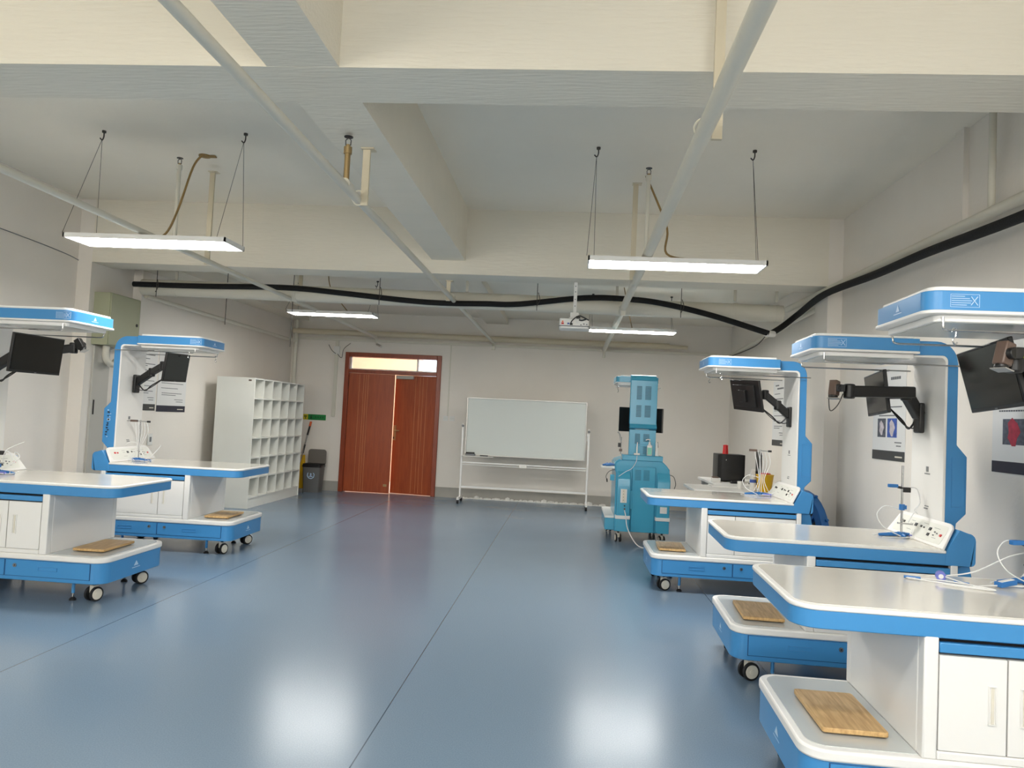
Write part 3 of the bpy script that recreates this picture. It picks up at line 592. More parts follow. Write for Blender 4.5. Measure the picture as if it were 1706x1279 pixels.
workstation('L1', -3.02, 6.74, 1.0, -1, 1.05, 2.035, 'blue and white surgical workstation farther back on the left, in front of the wall posters',
    ((-3.737, 6.81, 1.723), (.011, .40, .011), (.033, -.01, .268), True), [[(-4.32, 7.13, 1.57), (-4.15, 7.1, 1.68), (-3.98, 7.0, 1.745), (-3.80, 6.86, 1.72)]],
    rails_hook=((.62, .16, HK+'far left workstation, left one'), (.575, .63, HK+'far left workstation, right one')))
workstation('L2', -3.05, 4.89, 0, -1, 1.05, 2.03, 'near left surgical workstation cut off by the left edge of the photo',
    ((-3.916, 5.191, 1.696), (.019, .50, 0), (.026, -.011, .279), True), [[(-4.35, 5.28, 1.57), (-4.15, 5.26, 1.69), (-3.97, 5.23, 1.70)], [(-4.12, 5.28, 1.70), (-3.93, 5.6, 1.785)]],
    ((-3.88, 5.6, 1.818), (-.5, 0, .75), 'black_plastic'))

def at(key, u, v, z=.8045):
    mw, T, zt = STN[key]; return mw @ Vector(T(u, v, z))
# bamboo boards on the low shelves
for key, u, v, rz, lb in (('R1', .25, .36, -.04, 'bamboo board on the low shelf of the farthest right workstation'), ('R2', .26, .33, -.06, 'bamboo board on the low shelf of the middle right workstation'),
                          ('R3', .27, .33, -.03, 'bamboo board on the low shelf of the nearest right workstation'), ('L1', .26, .34, .05, 'bamboo board on the low shelf of the far left workstation'), ('L2', .27, .36, .03, 'bamboo board on the low shelf of the near left workstation')):
    p = at(key, u, v, .3178)
    b = MB(); b.prism(rrect(-.115, -.20, .115, .20, .012, .012, .012, .012, 3), 'z', .006, .024, 'bamboo')
    for sx_ in (-.09, .09):
        for sy_ in (-.17, .17): b.disc((sx_, sy_, .003), (0, 0, 1), .01, .006, 'rubber', 10)
    o = tag(b.build('bamboo_board', bevel=.003), lb, 'board', 'bamboo boards on the workstation shelves'); o.location = p; o.rotation_euler = (0, 0, rz)

# instrument stands
def stand(key, u, v, h, rz, label, style):
    p = at(key, u, v); e = empty('instrument_stand', p, label, 'stand', 'instrument stands on the workstations', rz=rz)
    b = MB()
    for a in (PI*.08, PI*.92, PI*1.5):
        L_ = .13 if a < PI else .07
        d = Vector((math.cos(a), math.sin(a)*.6, 0))
        b.tube([Vector((0, 0, .018)), d*L_*.5+Vector((0, 0, .014)), d*L_+Vector((0, 0, .008))], [.014, .011, .008], 'blue_plastic', 10)
    b.disc((0, 0, .016), (0, 0, 1), .022, .030, 'blue_plastic', 14); b.build('base', e)
    b = MB(); b.tube([(0, 0, .02), (0, 0, h)], .0065, 'chrome', 12); b.build('rod', e)
    if style == 'bar':
        b = MB(); b.tube([(-.05, 0, h-.01), (.09, 0, h-.015)], .005, 'chrome', 8); b.box(-.10, -.012, h-.02, -.03, .012, h, 'camera_brown'); b.box(.07, -.010, h-.022, .10, .010, h-.004, 'black_plastic'); b.build('cross_bar', e, .003)
        b = MB()
        for k in range(5):
            x = -.05+.03*k; b.tube(smooth([(x, 0, h-.02), (x+.02, -.01, h*.7), (x*.4+.01, -.02, h*.35), (x*1.2, -.03, .03)]), .0026, 'tube_clear', 6)
        b.build('thin_tube', e)
    else:
        zc = h*.70 if style == 'clamp' else .17
        b = MB(); b.box(-.085, -.012, zc-.004, -.03, .012, zc+.016, 'blue_plastic'); b.tube([(-.03, 0, zc), (.05, 0, zc-.015)], .008, 'black_plastic', 8); b.box(.0, -.015, zc-.03, .045, .015, zc, 'black_plastic'); b.build('clamp', e, .003)
        b = MB(); b.disc((0, 0, h*.42), (0, 0, 1), .016, .035, 'blue_plastic', 10); b.box(.005, -.012, h*.42-.012, .024, .012, h*.42+.012, 'blue_plastic'); b.build('boss_head', e, .002)
        b = MB(); b.tube([(-.03, -.01, .085), (.06, -.015, .08)], .005, 'chrome', 8); b.tube(smooth([(.05, 0, zc), (.09, 0, zc-.01), (.12, .02, zc-.09), (.10, .04, .16), (.13, .05, .12), (.05, -.02, .03)]), .0028, 'tube_clear', 6)
        b.tube(smooth([(.04, 0, .09), (.08, -.02, .18), (.16, .05, .24)]), .0026, 'tube_clear', 6); b.build('thin_tube', e)
    b = MB(); b.tube(smooth([(-.14, -.05, .004), (-.06, -.07, .006), (.04, -.06, .01), (.12, -.03, .006), (.16, .02, .02)]), .0025, 'tube_clear', 5); b.tube(smooth([(-.16, .02, .004), (-.07, .05, .01), (.06, .04, .02), (.14, -.05, .01)]), .0028, 'tube_clear', 6)
    if h > .2: b.tube(smooth([(-.02, -.03, .01), (-.12, -.02, .06), (-.15, 0, .13), (-.09, .02, .18), (.0, .02, .16)]), .0028, 'tube_clear', 6); b.tube(smooth([(.02, -.03, .01), (.12, -.03, .03), (.18, .0, .10), (.21, .03, .16)]), .0026, 'tube_clear', 6)
    b.tube([(.03, -.03, .012), (.10, -.04, .012)], .009, 'purple_tape' if style != 'bar' or key == 'R1' else 'blue_plastic', 10); b.build('tubing', e)
    return e
stand('R1', 1.07, .62, .42, 0, 'steel rod stand with cross bar and hanging thin tubes on the farthest right workstation', 'bar')
stand('R2', 1.14, .44, .425, .1, 'steel rod stand with blue clamp on the middle right workstation', 'clamp')
stand('R3', 1.17, .68, .43, .25, 'tall steel rod stand with blue base at the right edge of the photo', 'low')
stand('L1', 1.13, .35, .40, 0, 'thin rod stand with dark cross bar on the far left workstation', 'bar')
stand('L2', 1.12, .38, .14, 0, 'low blue instrument stand at the left edge of the photo', 'low')
# spray bottle-like box and tubing on the nearest table
p = at('R3', .80, .62); e = empty('tubing_set', p, 'clear coiled tubing with purple tape roll on the nearest right workstation', 'tubing')
b = MB(); b.tube(smooth([(-.16, .02, .006), (-.08, -.04, .006), (.02, -.09, .006), (.10, -.12, .006), (.02, -.05, .008), (-.05, .0, .006), (-.15, .0, .006)]), .0028, 'tube_clear', 6); b.tube(smooth([(-.05, -.08, .006), (.03, -.13, .006), (.12, -.15, .006), (.05, -.08, .010), (.0, .0, .02)]), .0028, 'tube_clear', 6)
b.tube(smooth([(.0, .02, .02), (.14, .05, .04), (.30, .08, .11), (.42, .12, .13)]), .0030, 'tube_clear', 6); b.tube(smooth([(.06, -.10, .006), (.20, -.06, .01), (.38, -.04, .012), (.50, -.02, .03), (.62, .02, .10)]), .0030, 'tube_clear', 6); b.build('tube', e)
b = MB(); b.disc((-.01, .02, .02), (.3, 1, .1), .02, .024, 'purple_tape', 16); b.disc((-.01, .02, .02), (.3, 1, .1), .010, .026, 'tube_clear', 12); b.build('tape_roll', e)
b = MB(); b.tube([(-.16, .02, .008), (-.10, -.0, .008)], .006, 'blue_plastic', 8); b.tube([(.02, -.03, .008), (.06, -.07, .008)], .006, 'blue_plastic', 8); b.build('connector', e)
p = at('R3', 1.02, .57); b = MB(); b.obox((0, 0, .02), (.038, .012, .006), (-.005, .018, 0), (0, 0, .010), 'blue_plastic'); b.obox((0, -.004, .031), (.030, .009, .005), (-.003, .010, 0), (0, 0, .002), 'poster_paper')
o = tag(b.build('pressure_gauge', bevel=.002), 'small blue device with white label beside the rod stand on the nearest right workstation', 'device'); o.location = p
p = at('R2', 1.03, .48); b = MB(); b.tube([(0, 0, .007), (.20, -.12, .006)], .006, 'chrome', 8); b.tube([(.13, -.10, .008), (.24, -.16, .008)], .010, 'white_plastic', 10)
tag(b.build('suction_tool'), 'slim steel and white tool lying below the control panel of the middle right workstation', 'tool').location = p

# ================================================================ TEAL TOWER CART
e = empty('tower_cart', (.89, 8.95, 0), 'teal cart with vented tower and two black screens, seen from behind', 'cart')
O = (.89, 8.95); T = lambda x, y, z: (x-O[0], y-O[1], z)
b = MB(T); b.prism([(.575, .13), (1.21, .13), (1.21, .66), (1.20, .88), (1.16, .93), (1.10, .985), (.66, .98), (.59, .955), (.56, .92), (.572, .80)], 'y', 8.97, 9.80, 'teal_metal'); b.build('body', e, .012, 3)
b = MB(T); b.box(.64, 8.955, .97, 1.115, 9.22, 1.035, 'teal_metal'); tp = b.build('top_shelf', e, .008)
b = MB(T); b.box(.765, 8.945, .135, 1.035, 8.975, .90, 'teal_metal'); b.build('rear_panel', e, .006)
for x0, x1 in ((.59, .745), (1.055, 1.205)):
    b = MB(T); b.prism([(8.99, .845), (8.955, .83), (8.90, .755), (8.895, .73), (8.895, .30), (8.99, .30)], 'x', x0, x1, 'teal_metal'); pd = b.build('side_pod', e, .010, 3)
    b = MB(T); b.box(x0-.01, 8.885, .285, x1+.005, 8.98, .325, 'white_metal'); b.build('bumper_strip', pd, .003)
    b = MB(T); b.prism(rrect(x0-.005, .14, x1, .285, .03, .01, .01, .01), 'y', 8.893, 8.98, 'teal_metal'); b.build('lower_pod', pd, .004)
b = MB(T); frame_rect(b, .612, .345, .725, .665, 8.890, 8.896, .004, 'teal_metal'); b.box(.745, 8.935, .40, .775, 8.96, .62, 'teal_metal'); b.build('socket_frame', e, .002)
b = MB(T); b.box(.632, 8.888, .475, .706, 8.897, .635, 'white_plastic'); b.box(.650, 8.884, .48, .688, 8.890, .63, 'wheel_cream')
for z in (.50, .535, .57, .605): b.box(.662, 8.882, z, .668, 8.885, z+.012, 'grey_mark')
b.build('wall_socket', e, .002)
b = MB(T); b.disc((.683, 8.892, .44), (0, 1, 0), .008, .012, 'black_plastic', 12); b.disc((.684, 8.890, .405), (0, 1, 0), .011, .014, 'camera_brown', 12); b.build('connector', e)
b = MB(T); b.box(1.095, 8.888, .375, 1.175, 8.898, .45, 'white_plastic'); b.build('socket_cover', e, .002)
b = MB(T)
for cx in (.83, .93):
    for k in range(9): b.box(cx-.035, 8.943, .745+k*.014, cx+.035, 8.948, .750+k*.014, 'vent_dark')
b.build('lower_vent', e)
b = MB(T); b.prism(rrect(.47, 9.05, 1.22, 10.0, .02, .02, .08, .08), 'z', .13, .27, 'teal_metal'); b.build('base_plinth', e, .008)
b = MB(T); b.prism(rrect(.465, 9.05, 1.225, 10.0, .02, .02, .08, .08), 'z', .27, .30, 'white_metal'); b.build('base_rim', e, .006)
b = MB(T); b.box(.718, 9.05, 1.03, 1.032, 9.13, 1.34, 'teal_metal'); b.box(.712, 9.03, 1.40, 1.03, 9.13, 1.93, 'teal_metal'); tw = b.build('tower', e, .006)
b = MB(T); b.prism([(9.06, 1.425), (9.13, 1.425), (9.13, 1.345), (9.03, 1.345), (8.995, 1.365)], 'x', .716, 1.034, 'teal_metal'); b.build('tower_ledge', tw, .004)
b = MB(T); b.prism([(9.03, 1.93)]+[(9.09-.06*math.cos(a), 1.93+.065*math.sin(a)) for a in (.3, .6, .9, 1.2, 1.57)]+[(9.3, 1.995), (9.3, 1.90), (9.13, 1.90)], 'x', .712, 1.015, 'teal_metal'); b.build('tower_crown', tw, .005)
for (z0, z1, x0, x1, n) in ((1.70, 1.85, .785, .845, 11), (1.70, 1.85, .885, .955, 11), (1.49, 1.62, .785, .845, 10), (1.49, 1.62, .885, .955, 10), (1.17, 1.28, .785, .845, 9), (1.20, 1.28, .885, .955, 6), (1.05, 1.13, .885, .955, 6)):
    b = MB(T); yv = 9.028 if z0 > 1.4 else 9.048
    for k in range(n): z = z0+(z1-z0)*k/(n-1); b.box(x0, yv-.002, z, x1, yv+.004, z+.007, 'vent_dark')
    b.build('vent', tw)
b = MB(T); b.box(.84, 9.040, 1.14, .935, 9.052, 1.165, 'teal_metal'); b.build('name_plate', tw, .002)
b = MB(T); b.prism(rrect(.545, 9.15, 1.05, 9.75, .05, .03, .05, .05), 'z', 1.905, 1.975, 'teal_metal'); cn = b.build('canopy', e, .004)
b = MB(T); b.prism(rrect(.54, 9.14, 1.055, 9.755, .05, .03, .05, .05), 'z', 1.893, 1.905, 'white_metal'); b.prism(rrect(.57, 9.17, 1.03, 9.73, .04, .02, .04, .04), 'z', 1.87, 1.893, 'white_metal'); b.prism(rrect(.60, 9.17, 1.0, 9.73, .04, .02, .04, .04), 'z', 1.975, 1.99, 'white_metal'); b.build('canopy_trim', cn, .003)
b = MB(T)
for x in (.57, 1.075): b.tube([(x, 9.65, 1.88), (x, 9.65, 1.85), (x, 9.12, 1.85)], .004, 'chrome', 6)
b.tube(smooth([(.565, 9.12, 1.85), (.562, 9.12, 1.82), (.57, 9.12, 1.79), (.56, 9.12, 1.775)]), .003, 'dark_wire', 6); b.build('hanging_rail', e)
for x0, x1, sg in ((.605, .80, -1), (.98, 1.125, 1)):
    b = MB(T); xa = x0 if sg < 0 else x1; xb = x1 if sg < 0 else x0
    b.obox(((xa+xb)/2, 9.26+(0), 1.455), ((xa-xb)/2, -.05, 0), (0, 0, .148), (.012, .03, 0), 'black_plastic'); b.build('monitor', e, .005)
b = MB(T); b.tube([(.62, 9.0, 1.04), (.62, 9.0, 1.24)], .006, 'chrome', 8); b.tube(smooth([(.62, 9, 1.18), (.60, 9, 1.27), (.575, 9, 1.30)]), .008, 'aluminium', 8); b.box(.585, 8.99, 1.12, .615, 9.02, 1.17, 'black_plastic'); b.box(.60, 8.99, 1.07, .635, 9.02, 1.10, 'camera_brown'); b.build('side_holder', e)
b = MB(T); b.prism(rrect(.40, 9.05, .60, 9.35, .03, .01, .01, .03), 'z', .86, .875, 'white_metal'); b.tube(smooth([(.575, 9.0, .83), (.565, 9.0, .93), (.62, 9.0, .975)]), .010, 'teal_metal', 8); b.box(.51, 9.0, .72, .56, 9.04, .79, 'teal_metal'); b.build('side_tray', e, .003)
b = MB(T); b.tube(smooth([(.60, 9.0, .86), (.50, 9.0, .83), (.46, 9.0, .77), (.475, 9.0, .72)]), .004, 'dark_wire', 6); b.tube([(.47, 9, .74), (.475, 9, .70)], .008, 'black_plastic', 8); b.build('probe_cable', e)
b = MB(T); b.tube(smooth([(.81, 8.955, 1.03), (.80, 8.93, .96), (.75, 8.90, .88), (.68, 8.885, .84), (.60, 8.885, .78)]), .0035, 'tube_clear', 6); b.tube(smooth([(1.20, 9.0, .82), (1.25, 8.98, .80), (1.275, 8.97, .72), (1.26, 8.97, .66)]), .004, 'dark_wire', 6); b.build('signal_cable', e)
b = MB(T); b.tube(smooth([(.684, 8.885, .39), (.70, 8.865, .32), (.72, 8.84, .20), (.78, 8.80, .08), (.85, 8.72, .01), (.95, 8.60, .006), (1.10, 8.55, .006)]), .006, 'tube_clear', 8); b.build('power_cord', e)
for x, y in ((.63, 9.02), (1.14, 9.02), (.56, 9.85), (1.12, 9.85)):
    c = empty('caster', T(x, y, 0), parent=e)
    b = MB(); b.box(-.018, -.02, .055, .018, .02, .105, 'wheel_cream'); b.tube([(0, 0, .10), (0, 0, .135)], .011, 'black_plastic', 10); b.build('housing', c, .003)
    b = MB()
    for k in (-1, 1): b.disc((k*.024, 0, .05), (1, .15, 0), .048, .016, 'rubber', 20); b.disc((k*.033, 0, .05), (1, .15, 0), .036, .004, 'wheel_cream', 20)
    b.build('wheel', c, .003)
# things on the cart
e = empty('pump_bottle', (.957, 9.0, 1.0365), 'clear pump bottle of green gel on the teal cart', 'bottle')
b = MB(); b.prism(rrect(-.030, -.018, .030, .018, .010, .010, .010, .010, 3), 'z', 0, .12, 'white_plastic'); b.lathe((0, 0, .12), [(.026, 0), (.016, .012), (.012, .02)], 'white_plastic'); b.build('bottle_body', e, .003)
b = MB(); b.box(-.024, -.0205, .012, .024, -.018, .095, 'gel_green'); b.build('label', e)
b = MB(); b.disc((0, 0, .15), (0, 0, 1), .012, .025, 'white_plastic', 12); b.tube([(0, 0, .16), (0, 0, .185)], .004, 'white_plastic', 8); b.tube(smooth([(.008, 0, .188), (-.025, 0, .19), (-.048, 0, .178)]), .006, 'white_plastic', 8); b.build('pump', e)
e = empty('handpiece', (1.045, 9.0, 1.0365), 'white handheld device with a black edge standing on the teal cart', 'device')
b = MB(); b.tube([(0, 0, 0), (0, 0, .05), (.0, 0, .09), (-.006, 0, .15), (-.008, 0, .165)], [.022, .021, .013, .016, .010], 'white_plastic', 12); b.build('grip', e)
b = MB(); b.bar((.012, -.004, .10), (.005, -.004, .165), .01, .006, 'black_plastic'); b.build('black_edge', e)
e = empty('probe', (.81, 9.0, 1.0365), 'slender white probe standing in a small holder on the teal cart', 'probe')
b = MB(); b.box(-.035, -.015, 0, .035, .015, .022, 'white_plastic'); b.build('holder', e, .004)
b = MB(); b.tube([(0, 0, .02), (0, 0, .09), (.003, 0, .15)], [.009, .009, .004], 'white_plastic', 10); b.build('shaft', e)
b = MB(); b.tube([(0, 0, 0), (.05, .02, .012), (.12, 0, .01)], [.012, .022, .010], 'blue_plastic', 10); b.tube([(-.04, 0, 0), (.02, .03, .012)], [.010, .020], 'blue_plastic', 10); b.tube([(.09, 0, .01), (.15, .02, .03)], .008, 'blue_plastic', 8)
tag(b.build('clamp_grip'), 'bright blue clamp lying on the side tray of the teal cart', 'clamp').location = (.46, 9.12, .892)

# ================================================================ WHITEBOARD
e = empty('mobile_whiteboard', (-.70, 12.1, 0), 'large white mobile whiteboard on a wheeled metal frame against the far wall', 'whiteboard')
O2 = (-.70, 12.1); T = lambda x, y, z: (x-O2[0], y-O2[1], z)
b = MB(T); b.box(-1.665, 12.085, .78, .26, 12.10, 1.70, 'board_white'); b.build('writing_surface', e)
b = MB(T); frame_rect(b, -1.675, .770, .27, 1.71, 12.07, 12.115, .018, 'aluminium'); b.build('board_frame', e, .003)
for x in (-1.725, .315):
    b = MB(T); b.box(x-.015, 12.08, .08, x+.015, 12.12, 1.28, 'white_metal'); b.box(x-.018, 11.86, .06, x+.018, 12.30, .095, 'white_metal'); b.build('upright', e, .004)
    for y in (11.89, 12.27):
        b = MB(T); b.disc((x, y, .032), (1, 0, 0), .032, .03, 'rubber', 16); b.box(x-.01, y-.012, .04, x+.01, y+.012, .065, 'black_plastic'); b.build('caster', e)
    b = MB(T); b.disc((x, 12.07, 1.24), (0, 1, 0), .02, .03, 'grey_mark', 12); b.build('pivot_knob', e)
b = MB(T); b.box(-1.71, 12.09, .64, .30, 12.12, .66, 'white_metal'); b.box(-1.71, 12.09, .61, .30, 12.12, .62, 'white_metal'); b.box(-.78, 12.08, .605, -.66, 12.13, .665, 'aluminium'); b.build('cross_bar', e)
b = MB(T); b.box(-1.71, 12.09, .24, .30, 12.12, .27, 'white_metal'); b.build('cross_bar', e)
b = MB(T); b.box(-1.72, 12.0, .752, -1.2, 12.08, .765, 'aluminium'); b.build('pen_tray', e, .002)
b = MB(T); b.box(.285, 12.06, 1.09, .30, 12.08, 1.21, 'white_metal'); b.build('latch', e)
b = MB(); b.prism(rrect(-.08, -.025, .08, .025, .02, .02, .02, .02, 3), 'z', 0, .03, 'grey_mark'); b.prism(rrect(-.07, -.02, .07, .02, .02, .02, .02, .02, 3), 'z', .03, .055, 'black_plastic'); tag(b.build('board_eraser', bevel=.004), 'dark grey eraser on the whiteboard tray', 'eraser').location = (-1.58, 12.035, .766)
b = MB(); b.tube([(0, 0, .008), (.13, .01, .008)], .008, 'black_plastic', 8); tag(b.build('marker_pen'), 'dark marker pen on the whiteboard tray', 'pen').location = (-1.42, 12.03, .766)

# ================================================================ CUBBY SHELF
CX0, CX1, CY0, CY1, CH = -4.84, -4.30, 9.885, 11.80, 1.78
e = empty('cubby_shelf', (CX0, CY0, 0), 'tall white cubby shelf of empty square compartments against the left wall', 'shelf')
T = lambda x, y, z: (x-CX0, y-CY0, z); t = .018
for y in (CY0, CY1-t): b = MB(T); b.box(CX0, y, 0, CX1, y+t, CH, 'cubby_white'); b.build('side_panel', e, .002)
b = MB(T); b.box(CX0, CY0+t, 0, CX0+.01, CY1-t, CH, 'cubby_white'); b.build('back_panel', e)
b = MB(T); b.box(CX1-.03, CY0+t, 0, CX1-.012, CY1-t, .13, 'cubby_white'); b.build('kick_board', e)
zs = [.13+(CH-t-.13)*k/6 for k in range(7)]
for z in zs: b = MB(T); b.box(CX0+.01, CY0+t, z, CX1-.004, CY1-t, z+t, 'cubby_white'); b.build('shelf_board', e)
for k in range(1, 6):
    y = CY0+(CY1-CY0-t)*k/6; b = MB(T); b.box(CX0+.01, y, .148, CX1-.002, y+t, CH-t, 'cubby_white'); b.build('divider', e)
b = MB(T); b.box(CX1-.09, CY0-.004, 1.735, CX1-.05, CY0, 1.755, 'camera_brown'); b.build('label', e)
b = MB(T); b.disc((CX1-.25, 11.25, .165), (1, 0, .1), .03, .004, 'light_mark', 14); b.build('sticker', e)

# ================================================================ BIN, BROOMS, SIGNS
e = empty('waste_bin', (-4.27, 12.38, 0), 'grey waste bin with open lid between the cubby shelf and the door', 'bin')
b = MB(); lo = rrect(-.13, -.12, .13, .12, .03, .03, .03, .03, 3); hi = [(x*1.18, y*1.15) for x, y in lo]; n = len(lo)
b.add([(x, y, 0) for x, y in lo]+[(x, y, .42) for x, y in hi], [(i, (i+1) % n, n+(i+1) % n, n+i) for i in range(n)]+[list(range(n))], 'bin_grey'); b.build('bin_body', e)
b = MB(); hi2 = [(x*1.24, y*1.2) for x, y in lo]; b.prism(hi2, 'z', .42, .455, 'black_plastic'); b.prism([(x*1.2, y*1.15) for x, y in lo], 'z', .455, .475, 'black_foam'); b.build('bin_liner', e, .004)
b = MB(); n0 = len(lo); b.prism(rrect(-.16, .46, .155, .71, .02, .02, .05, .05, 4), 'y', .14, .165, 'bin_lid'); b.build('bin_lid', e, .006)
b = MB()
for k in range(8):
    a = PI/4*k+.2; a2 = a+PI/4; b.bar((.06*math.cos(a), -.128, .29+.06*math.sin(a)), (.06*math.cos(a2), -.128, .29+.06*math.sin(a2)), .012, .012, 'light_mark', (0, 1, 0))
b.prism([(-.03, .262), (.03, .262), (.03, .275), (.006, .275), (.006, .30), (.02, .30), (0, .325), (-.02, .30), (-.006, .30), (-.006, .275), (-.03, .275)], 'y', -.134, -.122, 'light_mark')
for k in range(7): b.box(-.055+.016*k, -.128, .195, -.045+.016*k, -.120, .205, 'light_mark')
b.build('bin_emblem', e)
e = empty('broom', (-4.52, 12.14, 0), 'broom with steel handle and orange tip leaning beside the grey bin', 'broom')
b = MB(); b.tube([(0, 0, .06), (.06, .48, 1.12)], .010, 'chrome', 10); b.build('handle', e)
b = MB(); b.tube([(.049, .40, .94), (.058, .465, 1.09)], .016, 'black_plastic', 10); b.tube([(.033, .27, .64), (.041, .33, .78)], .015, 'black_plastic', 10); b.build('grip', e)
b = MB(); b.tube([(.058, .465, 1.09), (.063, .495, 1.17)], .019, 'orange_plastic', 10); b.build('grip_tip', e)
b = MB(); b.obox((.02, 0, .035), (.14, .02, 0), (-.004, .03, 0), (0, 0, .035), 'bin_grey'); b.box(-.03, -.02, .06, .03, .02, .14, 'bin_grey'); b.build('broom_head', e, .006)
e = empty('mop', (-4.60, 12.05, 0), 'second long steel handled mop leaning by the cubby shelf end', 'mop')
b = MB(); b.tube([(.10, -.02, .08), (-.02, .5, .98)], .010, 'chrome', 10); b.build('handle', e)
b = MB(); b.tube([(.01, .38, .66), (-.012, .46, .80)], .016, 'black_plastic', 10); b.build('grip', e)
b = MB(); b.obox((.07, -.02, .05), (.07, 0, .02), (0, .03, 0), (0, 0, .045), 'bin_grey'); b.tube(smooth([(.0, -.03, .12), (.03, -.05, .20), (.09, -.05, .20), (.12, -.03, .12)]), .012, 'bin_grey', 8); b.build('mop_head', e, .006)
e = empty('caution_sign', (-4.56, 12.52, 0), 'yellow folded caution stand behind the broom and mop', 'sign')
b = MB(); b.prism([(-.15, 0), (.10, 0), (.06, .60), (-.10, .60)], 'y', -.02, 0, 'yellow_plastic'); b.build('panel', e, .004)
b = MB(); b.prism([(-.15, 0), (.10, 0), (.06, .60), (-.10, .60)], 'y', .04, .06, 'yellow_plastic'); b.build('panel', e, .004)
e = empty('wall_sign', (-4.42, YF, 1.25), 'green and yellow safety sign on the far wall above the broom', 'sign')
b = MB(); b.box(-.115, -.008, -.045, .20, 0, .05, 'sign_green'); b.box(-.20, -.008, -.045, -.115, 0, .05, 'sign_yellow'); b.build('sign_plate', e)
b = MB(); b.box(-.185, -.010, .005, -.135, -.008, .022, 'sign_dark'); b.box(-.165, -.010, -.03, -.15, -.008, .0, 'sign_dark')
b.disc((-.06, -.009, .022), (0, 1, 0), .010, .003, 'sign_dark', 10); b.prism([(-.075, .01), (-.045, .01), (-.05, -.03), (-.07, -.03)], 'y', -.010, -.008, 'sign_dark')
for k in range(4):
    x = .01+.042*k; b.box(x, -.010, .008, x+.028, -.008, .014, 'sign_dark'); b.box(x, -.010, -.004, x+.028, -.008, .001, 'sign_dark'); b.box(x+.011, -.0101, -.014, x+.017, -.008, .018, 'sign_dark')
b.build('sign_print', e)
for x0, lb in ((-2.165, 'left white wall switch plate between door and whiteboard'), (-2.055, 'right white wall switch plate between door and whiteboard')):
    b = MB(); b.box(x0, YF-.010, 1.30, x0+.085, YF, 1.385, 'white_plastic')
    for k in range(3): b.box(x0+.012+.022*k, YF-.013, 1.325, x0+.028+.022*k, YF-.010, 1.36, 'cubby_white')
    tag(b.build('wall_switch', bevel=.002), lb, 'switch', 'wall switches by the door')
b = MB(); b.box(-2.10, YF-.012, 1.385, -2.08, YF, 2.60, 'pipe_paint'); tag(b.build('cable_trunking'), 'thin upright white trunking above the switches right of the door', 'trunking')
b = MB(); b.box(-4.12, YF-.03, 1.28, -4.06, YF, 2.42, 'pipe_paint'); tag(b.build('cable_trunking'), 'upright white trunking left of the door', 'trunking')
b = MB(); b.box(-4.14, YF-.04, 2.36, -4.04, YF, 2.50, 'white_plastic'); b.box(-4.12, YF-.025, 2.50, -4.06, YF, 2.62, 'pipe_paint'); o = tag(b.build('junction_box'), 'white junction box with loose wires above the left door corner', 'junction box')
b = MB(); b.tube(smooth([(-4.08, YF-.03, 2.36), (-4.16, YF-.06, 2.42), (-4.22, YF-.08, 2.52)]), .005, 'dark_wire', 6); b.tube(smooth([(-4.08, YF-.03, 2.38), (-3.98, YF-.08, 2.30), (-3.95, YF-.08, 2.45), (-3.84, YF-.06, 2.56)]), .005, 'dark_wire', 6); b.build('loose_wire', o)
b = MB(); b.box(-5.06, 9.27-.5, .90, -5.05, 9.27-.42, .99, 'white_plastic'); 

# ================================================================ ELECTRICAL BOX, LEFT WALL THINGS
e = empty('electrical_box', (-5.20, 7.68, 1.98), 'greenish grey electrical box high on the left pillar', 'electrical box')
b = MB(); b.box(0, 0, 0, .185, .56, .57, 'box_green_grey'); b.build('case', e, .004)
b = MB(); b.box(.185, .008, .008, .198, .552, .562, 'box_green_grey'); d = b.build('door', e, .003)
b = MB(); b.disc((.20, .50, .27), (1, 0, 0), .018, .008, 'black_plastic', 14); b.build('lock', d)
pipe('conduit_elbow', smooth([(-5.10, 7.80, 1.975), (-5.10, 7.80, 1.86), (-5.09, 7.84, 1.80), (-5.09, 7.92, 1.78), (-5.11, 8.0, 1.82)]), .035, 'pipe_paint', 'white conduit elbow under the electrical box', 'conduit')
b = MB(); b.box(-5.2, 7.72, .02, -5.175, 8.0, 1.97, 'silver_grey'); b.box(-5.175, 7.75, 1.22, -5.168, 7.77, 1.38, 'black_plastic'); tag(b.build('cable_cover', bevel=.003), 'narrow grey cover panel under the electrical box', 'cover panel')
def lx(y): return -5.10+(y-8.40)*.2/4.3     # far left wall plane
